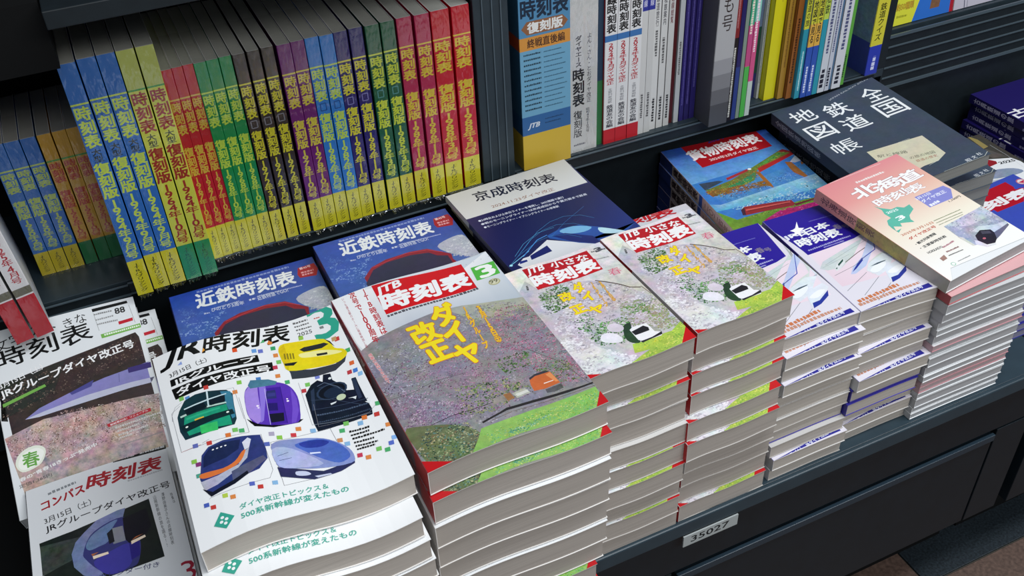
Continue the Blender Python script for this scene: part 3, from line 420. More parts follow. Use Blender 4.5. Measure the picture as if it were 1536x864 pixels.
  ["T","●モーニングライナー・イブニングライナーの停車駅",11.4,163.1,105.7,4.8,-3.5,"dfe3f0",0.02,0],
  ["P","e4e6ea",[23.5,82.3,30.9,81.9,66.8,100.8,122.4,57.0,182.0,5.1,109.2,0.0,36.4,0.0,11.4,74.0],0,0],
  ["P","2450a0",[71.2,108.6,92.1,113.6,117.4,108.3,137.7,91.3,160.2,65.3,182.0,77.1,121.0,57.9,97.7,75.3,71.2,101.6],0.15,0],
  ["P","78b4dc",[89.8,109.7,110.1,109.8,128.8,96.7,115.8,92.2,95.7,99.0],0.1,1],
  ["P","10206a",[75.6,105.9,93.5,102.1,120.0,79.1,122.4,57.0,91.8,82.3],0.1,0],["P","bfe4f0",[135.4,90.9,150.2,78.4,161.7,64.4,134.7,76.5],0.1,1],
  ["P","141e68",[32.8,82.4,61.0,90.6,60.9,77.2,30.6,74.2],0,0],["P","1c2c80",[16.8,78.8,25.8,77.7,25.1,73.9,14.2,73.9],0,0],
  ["W","4a9ad0",[4.2,78.3,19.3,88.8,32.0,94.5,55.0,104.5,75.6,105.9,94.9,97.7,106.7,83.7],0.35],
  ["W","4a9ad0",[4.2,78.3,19.3,88.8,49.0,111.5,72.6,121.8,93.7,123.4,113.3,115.1,125.1,100.8],0.35],
  ["W","4a9ad0",[4.2,78.3,19.3,88.8,65.1,122.8,89.2,133.4,110.6,135.0,130.4,126.7,142.3,112.1],0.35],
  ["W","5ab0e0",[16.4,90.6,37.4,108.2,63.7,120.1,87.6,119.9],0.4],["W","7fd0f0",[1.2,76.2,20.9,84.6,36.4,91.9],0.9],
  ["W","4a90d8",[25.1,85.3,56.4,107.1,71.9,109.9],1.2],["W","4080c0",[74.1,103.3,105.8,123.3,144.5,141.4],0.3],["E","a8e8f8",3.9,76.9,2,2,0],
 ]),
 'redtrain': dict(w=182, h=203, pose=[167.0, 831.0, -719.0, 0.2, 0.0, 0.0], ops=[
  ["G",[0.0,0.0,182.0,0.0,182.0,203.0,0.0,203.0],["4a70b0","5a80b8","2c46a0","2c4cae"],0.25],
  ["S",[0.0,157.0,24.9,151.6,64.4,146.9,41.6,79.7,0.0,106.5],260,0.5,2.2,["6c8cc8","7c9cd0","5c80c0","8ca8d8","4c70b4"],51,9],
  ["S",[5.9,178.4,59.6,132.9,45.8,132.2,5.5,162.0],90,0.5,1.8,["4c70bc","5478c0"],52,8],["T","近鉄時刻表",27.8,164.5,121.9,29.7,-3.3,"eef0f4",0.04,0],
  ["D",32.9,195.7,149,193.8,4.5,"8a9ad0"],["T","ひのとり5周年",42.4,149.6,39.2,7.8,-5.2,"d0d6e8",0.02,0],["D",33.2,149.2,39.8,148.5,2.8,"b8c0e0"],
  ["D",44,154.5,77.4,154.5,2.1,"b8c0e0"],["D",88.5,149.8,96.7,149.6,4.3,"d0d6e8"],["T","近鉄特急でGO!",98.2,145.4,38.2,8.5,-0.1,"d0d6e8",0.02,0],
  ["D",99.2,153.4,154.7,149.4,2.1,"b8c0e0"],["P","a81c2c",[158.9,187.5,180.3,188.7,182.0,174.9,176.7,161.9,156.5,166.1,155.1,173.6],0,0],
  ["T","第45号",160.4,182.1,14.4,5.2,1.6,"f0d0d4",0.03,0],["D",160.2,174,176.1,173.5,3.6,"e0a0a8"],["D",160,168.7,174.8,167.9,3.6,"e0a0a8"],
  ["P","b8bcc8",[140.9,126.6,159.0,136.1,178.4,136.5,182.0,118.8,182.0,101.5,182.0,81.2,152.7,103.4],0.15,1],
  ["S",[142.8,125.6,159.0,136.1,178.4,136.5,182.0,113.2,182.0,76.3,151.3,100.0],420,0.7,2.6,["b4b8c4","c8ccd4","a8aebe","d8dade","bcc0cc"],53,8],
  ["P","8f1c30",[38.0,108.6,52.3,124.7,73.0,131.9,105.7,132.9,127.5,128.7,150.8,104.5,148.6,93.3,163.8,40.6,36.4,20.3],0.1,0],
  ["P","2c2a48",[36.2,96.3,52.5,118.6,73.1,125.7,103.1,126.0,126.5,120.1,134.0,109.4,145.6,103.1,145.6,20.3,40.0,10.2],0.3,0],
  ["W","d84858",[54.5,124.3,100.8,132.2,126.7,126.6,142.5,113.1],0.7],
 ]),
 'bigletter': dict(w=167, h=236, pose=[-229.0, 838.0, -816.0, -1.0, 23.3, 1.7], ops=[
  ["P","e3e6e8",[0.0,0.0,167.0,0.0,167.0,236.0,0.0,236.0],0,0],
  ["P","3a2c2a",[0.0,165.2,159.2,186.4,162.0,179.4,162.0,33.0,83.5,28.3,10.0,23.6,6.7,165.2],0.6,0],
  ["P","2a2c28",[0.0,165.2,6.0,166.5,77.9,174.1,59.7,139.3,0.0,120.8,6.7,118.0],0.6,0],
  ["P","b8a09c",[0.0,98.4,42.5,108.2,93.3,104.6,140.9,102.3,167.0,99.4,162.0,70.8,162.0,30.7,10.0,23.6],0.75,0],
  ["S",[0.0,93.3,66.3,111.2,135.8,101.2,167.0,100.2,164.7,56.6,102.5,56.4,45.4,59.4,5.1,73.9],3600,0.3,1.2,["c8a8a4","dcc4c0","8a6a60","ecdcd8","a08074","604840","b89890","4c3c34"],31,5],
  ["S",[4.7,158.3,77.4,171.3,158.5,183.5,161.6,151.7,70.8,135.4,0.0,120.8],1400,0.4,1.5,["40322e","5a4640","2c2422","6c5850","4c4038","7c6c60","241c1c"],32,5],
  ["P","8a86c4",[24.0,114.2,40.5,123.0,74.7,131.1,114.4,137.9,154.5,142.0,167.0,143.7,162.0,141.6,162.0,118.0,150.2,122.6,115.5,119.9,74.4,116.9,43.5,113.5],0.15,0],
  ["P","c4c6dc",[24.0,114.2,44.2,117.5,92.0,122.2,140.5,123.0,167.0,121.8,162.0,122.7,162.0,115.6,139.0,116.1,90.4,114.1,38.7,112.4],0.1,0],
  ["P","3c2f74",[140.9,142.2,167.0,142.3,166.6,134.9,140.7,135.4],0,0],["W","5a5a90",[130.3,138.4,128.7,127.1],0.5],
  ["P","4c4a90",[74.7,131.1,102.5,139.0,98.6,131.6,76.4,127.7],0.1,0],["T","文字",7.3,205.6,36.2,16.9,12,"161616",0,0],
  ["T","の",46.7,214.8,17.7,14.3,10.8,"161616",0,0],["T","大",62.2,214.2,15.2,17.9,23.7,"161616",0,0],["T","きな",85.3,214.8,25.9,13.2,7.2,"161616",0,0],
  ["T","時刻表",6.4,184.3,107.1,25.3,4.7,"0e0e0e",0.015,0],["P","181818",[118.4,232.6,158.9,232.4,159.4,228.7,118.6,228.1],0,0],
  ["W","888888",[119.2,226.3,120.9,200.8],0.4],["W","888888",[160.0,225.6,162.0,199.5],0.4],["T","88",143,217.5,11.4,8,0.2,"303030",0.03,0],
  ["D",119.6,223.1,140.3,222.5,2.4,"888888"],["D",120,215.1,140.1,215.3,2.4,"999999"],["D",120,208.8,143.6,207.9,2.4,"999999"],
  ["P","c02030",[143.8,206.5,160.6,207.3,160.2,203.0,143.9,202.1],0,0],["P","76b050",[121.5,195.3,167.0,196.9,167.0,191.1,121.8,189.6],0,0],
  ["D",125.3,192.1,165.7,193,2.7,"e8f4e0"],["T","3月15日（土）",5.4,159.5,49.3,7.9,13,"f0f0f0",0.02,0],
  ["T","JRグループダイヤ改正号",5.2,146.2,151.2,12.8,7.4,"f4f4f4",0.035,0],["P","76b050",[4.3,140.8,51.1,150.9,52.2,147.6,4.6,136.7],0.1,0],
  ["P","b82030",[104.9,79.2,154.0,84.4,154.0,79.9,105.9,75.2],0,0],["T","新紙幣対応！リニューアル",108.5,76,42.7,2.5,6.7,"f4e8e8",0.02,0],
  ["D",112.6,70.9,163.9,74.1,2.5,"d0ccc8"],["D",114,66.2,138.2,67.5,2.4,"d0ccc8"],["D",114.1,61.1,146.7,62.5,2.4,"d0ccc8"],
  ["D",114.6,57.6,128.8,57.6,2.4,"d0ccc8"],
  ["P","e8ecdc",[5.9,62.3,8.9,72.5,18.0,78.9,29.0,79.9,36.5,75.6,38.0,68.5,32.0,57.7,21.8,53.3,11.1,53.2],0,1],
  ["P","f6f7ee",[8.4,61.4,11.2,70.0,18.8,75.4,28.5,76.8,34.7,73.0,35.8,67.7,29.5,58.6,20.8,55.3,12.2,55.6],0,1],
  ["T","春",13.4,56.7,16.8,17.4,0,"6aa84c",0.03,0],["T","春の“青春18きっぷ”発売中",7.3,42.4,84.4,4.6,10,"f0f0ee",0.03,0],
  ["T","定価1,265円",5.5,35.2,34,4.6,5,"444444",0.005,0],["D",114.9,49.2,159.6,50,1.3,"888888"],
 ]),
 'tunnel': dict(w=148, h=257, pose=[-217.0, 600.0, -800.0, 0.0, 0.0, 0.0], ops=[
  ["P","e4e6e9",[0.0,0.0,148.0,0.0,148.0,257.0,0.0,257.0],0,0],["P","141414",[91.5,257.0,148.0,257.0,148.0,250.7,91.2,255.6],0,0],
  ["T","JR線特急・新幹線掲載",92.6,256.8,54.4,4.2,-4.2,"e8e8e8",0.02,0],["D",22.1,239.3,51.2,242.7,4.3,"8a8e92"],
  ["T","コンパス",14.4,219.8,44.6,12.6,7.8,"a8242e",0.045,0.15],["T","時刻表",60.4,226.5,78.8,21.4,-3.2,"a8242e",0.04,0.15],
  ["D",102.4,219.8,139.1,219.6,2.4,"b8b8bc"],["T","3月15日（土）",16,199.1,47.7,9.3,6,"1c1c20",0.01,0],
  ["T","JRグループダイヤ改正号",16.3,185.6,127.2,11.7,2.2,"17171b",0.018,0],
  ["P","1e2422",[8.7,176.2,41.8,176.8,119.4,185.6,122.7,102.2,71.8,101.3,14.8,77.1,11.8,89.9],0.5,0],
  ["P","3c4440",[9.0,171.6,51.0,164.9,43.5,140.2,9.4,132.5,8.9,102.8],0.8,0],
  ["P","7c86b0",[37.8,146.5,42.8,160.0,51.3,168.4,65.5,179.8,87.0,184.1,95.0,183.9,90.7,170.9,65.6,157.6,55.8,137.5,64.8,105.5,88.8,72.0,46.0,114.9,38.7,128.7],0.4,0],
  ["P","3a3c78",[48.8,142.8,57.1,161.9,72.3,170.8,89.6,172.9,97.6,163.6,102.6,142.6,102.7,124.6,97.5,106.1,89.5,103.3,74.4,102.4,60.8,114.2,50.3,133.2],0.15,1],
  ["P","14141e",[90.7,170.9,115.0,173.8,116.6,148.5,108.2,136.1,93.5,132.7,89.5,141.9],0.3,0],
  ["P","6c86ac",[52.0,150.0,58.3,161.2,72.1,169.0,85.5,171.6,79.1,161.8,73.4,146.4,64.1,143.9,55.1,143.1],0.4,1],
  ["P","8c8f96",[79.1,161.8,89.4,160.7,89.9,139.9,77.8,140.6],0.2,0],["P","1a1c24",[73.3,157.3,79.1,161.8,79.4,143.4,74.2,142.4],0.4,0],
  ["P","4440a0",[57.2,126.4,73.0,132.4,92.5,135.0,94.1,118.3,88.6,105.5,74.4,102.4,64.0,109.3],0.1,1],
  ["P","2c2480",[92.5,135.0,102.6,133.5,100.7,115.0,92.0,112.4],0.1,0],["P","ffe8d0",[57.0,134.3,71.8,133.3,72.1,130.2,57.3,130.1],0,0],
  ["P","ffe8d0",[94.7,136.6,108.6,138.7,109.2,135.7,94.5,132.3],0,0],["P","b06840",[55.8,137.5,63.4,137.2,57.0,134.3],0,0],
  ["P","b06840",[99.7,140.4,107.6,141.0,95.1,137.3],0,0],["T","カレンダー付き",59.5,102.3,57.1,6.6,-10.4,"3a3c6c",0.01,0],
  ["V","澤野由美子さんの点線時刻表",134,187.3,132.6,113.1,3.4,"34363c",0],["V","山陽新幹線の旅を語る!!",125.3,188.1,127.3,112.2,3.4,"34363c",0],
  ["V","特集は",142,183.2,143.4,167.2,2.6,"34363c",0],["T","3",135.2,62.2,13.1,24.8,0,"a0243a",0,0],
 ]),
 'redlogo': dict(w=182, h=230, pose=[1112.0, 660.0, -870.0, 4.0, 0.0, 0.0], ops=[
  ["P","3c50b4",[0.0,0.0,182.0,0.0,182.0,230.0,0.0,230.0],0.1,0],["P","b41428",[82.9,218.8,151.8,220.5,150.8,202.1,83.6,187.0,3.6,161.0],0.1,0],
  ["P","b41428",[84.9,217.5,151.8,220.5,144.6,179.4,130.1,167.7,72.3,168.8,73.8,193.2],0.1,0],["T","時",48.4,189,25.9,15.2,-2.6,"f0f0f2",0.05,0],
  ["T","刻表",65,178.5,94.9,20.1,-2.1,"f0f0f2",0.06,0,"b41428",0.14],["E","c86c7c",174,207.9,9,8,0],["E","e8e0e0",174,207.9,7,6,0],
  ["P","c03050",[167.7,208.6,181.8,209.5,173.5,202.8],0,0],
 ]),
 'bullet': dict(w=178, h=257, pose=[1162.0, 790.0, -885.0, -2.0, 0.0, 0.0], ops=[
  ["P","46443e",[0.0,0.0,178.0,0.0,178.0,257.0,0.0,257.0],0.3,0],
  ["P","eef0f2",[125.9,187.3,168.5,172.5,173.7,157.5,173.1,130.2,178.0,51.4,53.4,0.0,8.9,51.4,69.1,139.5],0,0],
  ["P","98242c",[117.5,180.3,130.4,185.1,138.0,175.6,134.7,168.8,104.4,164.8],0.1,0],["T","2025",137.4,164.7,30.5,7,-5.8,"303438",0.04,0],
  ["P","8a9ab0",[74.8,147.2,112.0,155.5,146.1,146.5,154.6,131.3,120.0,129.9,80.2,139.2],0.3,1],
  ["P","c8d0dc",[69.1,139.5,89.4,131.9,116.4,126.3,80.9,123.1,56.8,124.7],0.1,0],
  ["P","9a8a54",[157.6,257.0,162.8,244.4,161.8,218.1,149.3,215.6,154.2,257.0],0.1,0],
  ["P","5c5a54",[151.6,214.5,167.0,177.9,140.8,185.5,139.1,197.7],0.4,0],["W","c8ccd0",[167.9,220.9,168.4,182.8,163.7,140.4],0.5],
 ]),
 'redchars': dict(w=182, h=245, pose=[521.0, 745.0, -797.0, 0.0, 0.0, 0.0], ops=[
  ["P","d8d6dc",[0.0,0.0,182.0,0.0,182.0,245.0,0.0,245.0],0.1,0],["T","刻",86.9,229.4,29.4,25.1,-4.9,"c01c24",0.05,0],
  ["T","表",117.8,224.1,39,24.9,0.1,"c01c24",0.05,0],["T","時",53.8,236,29.1,25.3,-4.9,"c01c24",0.05,0],
 ]),
 'darkblue': dict(w=148, h=210, pose=[1375.0, 890.0, -840.0, 0.0, 0.0, 0.0], ops=[
  ["P","20185c",[0.0,0.0,148.0,0.0,148.0,210.0,0.0,210.0],0,0],["T","古典",-2.8,106.5,100.4,27.8,-0.9,"f0f0f4",0.02,0],
 ]),
 'navyedge': dict(w=100, h=190, pose=[1005.0, 657.0, -870.0, 0.0, 0.0, 0.0], ops=[
  ["P","2c2c8c",[0.0,0.0,100.0,0.0,100.0,190.0,0.0,190.0],0,0],["D",10.9,7.2,41.8,15.5,5.7,"c8c8e8"],
 ]),
}

# ------------------------------------------------------------------ helpers
MM = 0.001
def L3(x, y, d):
    d -= .15   # things rest a hair above what carries them
    return Vector((x * MM, y * MM, 1.40 - d * MM))
TXT = {}
def heavy(b):
    """heavier strokes: the same lettering printed again, shifted by a little (em units)"""
    e = abs(b) * .62
    if b <= .004: return [(0, 0)]
    if b < .05: return [(e, e), (-e, e), (e, -e), (-e, -e)]
    return [(0, 0)] + [(e * 1.15 * math.cos(i * math.pi / 4), e * 1.15 * math.sin(i * math.pi / 4)) for i in range(8)]
def text_tris(s, shear):
    """outline text -> triangles, in em units: [(p,p,p)], bbox"""
    k = (s, shear)
    if k in TXT: return TXT[k]
    cu = bpy.data.curves.new('lettering', 'FONT'); cu.body = s; cu.size = 1.0
    cu.resolution_u = 2; cu.shear = min(shear, 1)
    ob = bpy.data.objects.new('lettering', cu)
    me = ob.to_mesh(); me.calc_loop_triangles()
    vs = [(v.co.x, v.co.y) for v in me.vertices]
    tr = [tuple(vs[i] for i in t.vertices) for t in me.loop_triangles]
    ob.to_mesh_clear(); bpy.data.objects.remove(ob); bpy.data.curves.remove(cu)
    if tr:
        xs = [p[0] for t in tr for p in t]; ys = [p[1] for t in tr for p in t]
        bb = (min(xs), min(ys), max(xs), max(ys))
    else: bb = (0, 0, 1, 1)
    TXT[k] = (tr, bb); return TXT[k]
class PM:
    """collects polygons with a flat print colour each (rgb, grain)"""
    def __init__(s): s.v = []; s.f = []; s.c = []
    def face(s, pts, col, a=0.0):
        i = len(s.v); s.v += [tuple(p) for p in pts]; s.f.append(tuple(range(i, i + len(pts))))
        if isinstance(col, str): col = lin(col)
        if isinstance(col[0], (list, tuple)): s.c.append([(*c, a) for c in col])
        else: s.c.append([(*col, a)] * len(pts))
    def box(s, x0, y0, z0, x1, y1, z1, cols):
        """cols: one colour or dict side->colour for x- x+ y- y+ z- z+"""
        g = (lambda k: cols.get(k, cols['*'])) if isinstance(cols, dict) else (lambda k: cols)
        P = lambda a, b, c: (a, b, c)
        s.face([P(x0,y0,z0), P(x0,y0,z1), P(x0,y1,z1), P(x0,y1,z0)][::-1], g('x-'))
        s.face([P(x1,y0,z0), P(x1,y0,z1), P(x1,y1,z1), P(x1,y1,z0)], g('x+')) if False else s.face([P(x1,y0,z0), P(x1,y1,z0), P(x1,y1,z1), P(x1,y0,z1)], g('x+'))
        s.face([P(x0,y0,z0), P(x1,y0,z0), P(x1,y0,z1), P(x0,y0,z1)], g('y-'))
        s.face([P(x0,y1,z0), P(x0,y1,z1), P(x1,y1,z1), P(x1,y1,z0)], g('y+'))
        s.face([P(x0,y0,z0), P(x0,y1,z0), P(x1,y1,z0), P(x1,y0,z0)], g('z-'))
        s.face([P(x0,y0,z1), P(x1,y0,z1), P(x1,y1,z1), P(x0,y1,z1)], g('z+'))
    def mesh(s, name, mat, bend=None, w=1.0, cuts=14):
        me = bpy.data.meshes.new(name)
        me.from_pydata([(x * MM, y * MM, z * MM) for x, y, z in s.v], [], s.f)
        at = me.color_attributes.new('print', 'FLOAT_COLOR', 'CORNER')
        flat = []
        for cs in s.c:
            for c in cs: flat.extend(c)
        at.data.foreach_set('color', flat)
        me.materials.append(mat)
        if bend:
            bm = bmesh.new(); bm.from_mesh(me)
            for i in range(1, cuts):
                bmesh.ops.bisect_plane(bm, geom=bm.verts[:] + bm.edges[:] + bm.faces[:], dist=1e-7, plane_co=(w * MM * i / cuts, 0, 0), plane_no=(1, 0, 0))
            tb = [bend(i / cuts) for i in range(cuts + 1)]
            for v in bm.verts:
                u = min(max(v.co.x / (w * MM), 0), 1) * cuts; i = min(int(u), cuts - 1)
                v.co.z += (tb[i] * (i + 1 - u) + tb[i + 1] * (u - i)) * MM
            bm.to_mesh(me); bm.free()
        me.update(); return me
def smooth_pts(p):
    n = len(p); o = []
    for i in range(n):
        a, b, c, d = p[i-1], p[i], p[(i+1) % n], p[(i+2) % n]
        for t in (0, .34, .67):
            o.append(tuple(.5 * (2*b[k] + (c[k]-a[k])*t + (2*a[k]-5*b[k]+4*c[k]-d[k])*t*t + (3*b[k]-a[k]-3*c[k]+d[k])*t**3) for k in (0, 1)))
    return o
def inside(x, y, P):
    r = False; n = len(P)
    for i in range(n):
        x1, y1 = P[i]; x2, y2 = P[i-1]
        if (y1 > y) != (y2 > y) and x < (x2-x1)*(y-y1)/(y2-y1)+x1: r = not r
    return r
def pairs(l): return [(l[i], l[i+1]) for i in range(0, len(l), 2)]
def draw(pm, ops, fr, W=1e9, H=1e9, step=.0025, base=.02):
    """flat print in page millimetres; fr(u, v, layer_height) -> 3D"""
    lay = base
    cl = lambda x, y: (min(max(x, 0), W), min(max(y, 0), H))
    for o in ops:
        k = o[0]; lay += step
        if k == 'P':
            P = pairs(o[2]); P = smooth_pts(P) if o[4] else P
            pm.face([fr(*cl(*p), lay) for p in P], o[1], o[3])
        elif k == 'G': pm.face([fr(*cl(*p), lay) for p in pairs(o[1])], [lin(c) for c in o[2]], o[3])
        elif k == 'E':
            _, c, x, y, rx, ry, a = o
            pm.face([fr(*cl(x + rx*math.cos(t*math.pi/8), y + ry*math.sin(t*math.pi/8)), lay) for t in range(16)], c, a)
        elif k == 'W':
            P = pairs(o[2]); h = o[3] / 2
            for (x0, y0), (x1, y1) in zip(P, P[1:]):
                l = math.hypot(x1-x0, y1-y0) or 1; nx, ny = -(y1-y0)/l*h, (x1-x0)/l*h
                pm.face([fr(*cl(*q), lay) for q in ((x0-nx, y0-ny), (x1-nx, y1-ny), (x1+nx, y1+ny), (x0+nx, y0+ny))], o[1])
        elif k == 'D':
            _, x0, y0, x1, y1, h, c = o
            l = math.hypot(x1-x0, y1-y0); 
            if l < .5: continue
            ux, uy = (x1-x0)/l, (y1-y0)/l; rnd = random.Random(int(x0*7+y0*13)); s = 0
            while s < l:
                g = h * rnd.uniform(.55, .95); e = min(s + g, l)
                hh = h * rnd.uniform(.7, 1)
                pm.face([fr(*cl(x0+ux*a-uy*b, y0+uy*a+ux*b), lay) for a, b in ((s, 0), (e, 0), (e, hh), (s, hh))], c)
                s = e + h * rnd.uniform(.16, .3)
        elif k == 'S':
            P = pairs(o[1]); n, lo, hi, cols, seed = o[2:7]; rnd = random.Random(seed)
            xs = [p[0] for p in P]; ys = [p[1] for p in P]; cc = [lin(c) for c in cols]; m = 0; tr = 0
            while m < n and tr < n * 6:
                tr += 1; x, y = rnd.uniform(min(xs), max(xs)), rnd.uniform(min(ys), max(ys))
                if len(o) > 7:
                    if m % o[7] == 0 or tr == 1: kx, ky, kc = x, y, rnd.choice(cc)
                    else: x, y = rnd.gauss(kx, hi * 1.6), rnd.gauss(ky, hi * 1.1)
                if not inside(x, y, P): continue
                m += 1; r = rnd.uniform(lo, hi) * .8; a0 = rnd.uniform(0, 6.28); q = rnd.choice((3, 4, 5))
                pm.face([fr(*cl(x + r*math.cos(a0+6.283*j/q)*rnd.uniform(.7, 1.2), y + r*math.sin(a0+6.283*j/q)*rnd.uniform(.5, 1)), lay + .002*(m % 9)/9) for j in range(q)], kc if len(o) > 7 and rnd.random() < .75 else rnd.choice(cc), .12)
        elif k == 'T':
            _, s, x, y, w, h, rot, col, b, sh = o[:10]
            ca, sa = math.cos(math.radians(rot)), math.sin(math.radians(rot))
            tr, bb = text_tris(s, sh)
            sx, sy = w / (bb[2]-bb[0]), h / (bb[3]-bb[1])
            for cc, bo in ([(o[10], b + o[11])] if len(o) > 10 else []) + [(col, b)]:
                c = lin(cc); lay += step
                ox, oy = (bb[0]+bb[2])/2, (bb[1]+bb[3])/2
                for i, (ex, ey) in enumerate(heavy(bo)):
                    for t in tr:
                        q = []
                        for px, py in t:
                            a, d = (px-ox+ex)*sx + w/2, (py-oy+ey)*sy + h/2
                            q.append(fr(*cl(x + a*ca - d*sa, y + a*sa + d*ca), lay + i*.0002))
                        pm.face(q, c)
        elif k == 'V':
            _, s, x0, y0, x1, y1, w, col, b = o[:9]
            n = len(s); dx, dy = (x1-x0)/n, (y1-y0)/n; cell = math.hypot(dx, dy); vx, vy = dx/cell, dy/cell
            for cc, bo in ([(o[9], b + o[10])] if len(o) > 9 else []) + [(col, b)]:
                c = lin(cc); lay += step
                for i, ch in enumerate(s):
                    if ch == ' ': continue
                    tr, bb = text_tris(ch, 0); mx, my = x0 + dx*(i+.5), y0 + dy*(i+.5)
                    dig = ch in '0123456789'
                    cxm = (bb[0]+bb[2])/2; turn = ch in 'ー（）()'
                    for j, (ex, ey) in enumerate(heavy(bo)):
                        for t in tr:
                            q = []
                            for px, py in t:
                                a = (px-cxm+ex) * (1.22 if dig else 1) * w; d = (py-.36+ey) * cell * (1.36 if dig else 1.02)
                                if turn: a, d = (py-.36+ey) * w, -(px-cxm+ex) * cell
                                q.append(fr(*cl(mx + a*(-vy) - d*vx, my + a*vx - d*vy), lay + j*.0002))
                            pm.face(q, c)
def link(o, parent=None):
    COL.objects.link(o)
    if parent: o.parent = parent
    return o
def part(name, me, parent, label=None, col=None):
    o = bpy.data.objects.new(name, me); link(o, parent)
    if label: o['label'] = label
    if col: o.color = (*lin(col), 1)
    return o
def thing(name, label, cat, group=None, loc=(0, 0, 0), rot=None):
    o = bpy.data.objects.new(name, None); o.empty_display_size = .02; link(o)
    o['label'] = label; o['category'] = cat
    if group: o['group'] = group
    o.location = loc
    if rot is not None: o.rotation_euler = rot
    return o
def dup(root, label, loc, rot=None):
    r = root.copy(); COL.objects.link(r); r['label'] = label; r.location = loc
    if rot is not None: r.rotation_euler = rot
    for ch in root.children:
        c = ch.copy(); COL.objects.link(c); c.parent = r
    return r
def boxes(name, lst, mats, parent=None, bev=0):
    """lst: (x0,y0,z0,x1,y1,z1[,material index]) in millimetres"""
    me = bpy.data.meshes.new(name); bm = bmesh.new()
    for b in lst:
        vs = [bm.verts.new((b[i]*MM, b[j]*MM, b[k]*MM)) for k in (2, 5) for j in (1, 4) for i in (0, 3)]
        for f in ((0,2,3,1), (4,5,7,6), (0,1,5,4), (2,6,7,3), (0,4,6,2), (1,3,7,5)):
            q = bm.faces.new([vs[i] for i in f]); q.material_index = b[6] if len(b) > 6 else 0
    if bev: bmesh.ops.bevel(bm, geom=bm.edges[:], offset=bev*MM, segments=2, affect='EDGES', profile=.5)
    bm.to_mesh(me); bm.free()
    for m in (mats if isinstance(mats, list) else [mats]): me.materials.append(m)
    o = bpy.data.objects.new(name, me); link(o, parent); return o
def structure(o): o['kind'] = 'structure'; return o
ORD = ['topmost', 'second from the top', 'third from the top', 'fourth from the top', 'fifth from the top', 'sixth from the top', 'seventh from the top', 'eighth from the top', 'ninth from the top', 'tenth from the top', 'eleventh from the top', 'twelfth from the top', 'thirteenth from the top', 'fourteenth from the top', 'fifteenth from the top', 'sixteenth from the top', 'seventeenth from the top', 'eighteenth from the top', 'nineteenth from the top', 'twentieth from the top']

# ------------------------------------------------------------------ setting: floor
Z = lambda d: 1400 - d
structure(boxes('floor', [(-2500, -2500, -40, 4000, 3000, -4)], M['grout']))
fl = bpy.data.objects['floor']
me_t = None
for ix in range(-2, 7):
    for iy in range(-3, 4):
        x0, y0 = 966 - 400 + ix * 400 - 1200, 600 + iy * 400 - 400
        if x0 > 2400: continue
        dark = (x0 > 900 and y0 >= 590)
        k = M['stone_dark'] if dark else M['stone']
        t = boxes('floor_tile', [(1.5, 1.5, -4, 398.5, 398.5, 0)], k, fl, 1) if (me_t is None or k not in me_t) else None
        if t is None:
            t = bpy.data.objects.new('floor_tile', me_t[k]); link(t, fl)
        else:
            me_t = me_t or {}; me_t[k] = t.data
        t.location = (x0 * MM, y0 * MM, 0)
structure(boxes('wall_back', [(-2500, 1500, 0, 4000, 1540, 2800)], M['black']))

# ------------------------------------------------------------------ furniture
cab = thing('display_cabinet', 'long dark teal display cabinet with a number label on its front', 'cabinet', loc=(0, 0, 0))
boxes('counter_top', [(333, 596, 446, 1060, 1116, 460)], M['laminate'], cab, 2)
boxes('front_lip', [(333, 590, 438, 1060, 597, 462)], M['laminate'], cab, 2)
boxes('cabinet_body', [(337, 612, 140, 1060, 1116, 446)], M['body'], cab)
boxes('front_rail', [(337, 600, 356, 1060, 612, 438)], M['body'], cab, .8)
boxes('door', [(340, 602, 150, 453, 612, 350)], M['body'], cab, 1)
d_ = boxes('drawer', [(460, 600, 150, 990, 612, 344)], M['body'], cab, 1)
boxes('grip_strip', [(460, 597, 334, 990, 603, 346)], M['bodyedge'], d_, .8)
boxes('end_stile', [(996, 601, 146, 1060, 612, 350)], M['body'], cab, 1)
boxes('toe_kick', [(345, 668, 0, 1055, 1117, 140)], M['black'], cab)
lb = boxes('number_label', [(455, 588.2, Z(981), 533, 590, Z(962))], M['label'], cab)
pm = PM(); draw(pm, [['T', '35027', 466, 4.5, 54, 10.5, 0, '1c2022', .02, 0]], lambda u, v, l: (u, 588.2 - l, Z(981) + v))
part('label_number', pm.mesh('label_number', M['print_matt']), lb, 'dark number 35027 printed on the grey label')
cab2 = thing('display_cabinet', 'dark display cabinet beyond the black gap at the right edge of the photo', 'cabinet', loc=(0, 0, 0))
boxes('counter_top', [(1084, 596, 446, 2100, 1116, 460)], M['laminate'], cab2, 2)
boxes('cabinet_body', [(1088, 602, 140, 2100, 1116, 446)], M['body'], cab2, 1)
boxes('toe_kick', [(1092, 668, 0, 2100, 1117, 140)], M['black'], cab2)
boxes('gap_filler', [(1060.5, 640, 140, 1083.5, 1116, 459)], M['black'], cab2)
cab3 = thing('display_table', 'black display table under the two large front stacks on the left', 'table', loc=(0, 0, 0))
boxes('table_top', [(-420, 505, 425, 329, 1116, 434.5)], M['black'], cab3, 1)
boxes('table_body', [(-414, 530, 0, 325, 1110, 425)], M['black'], cab3)
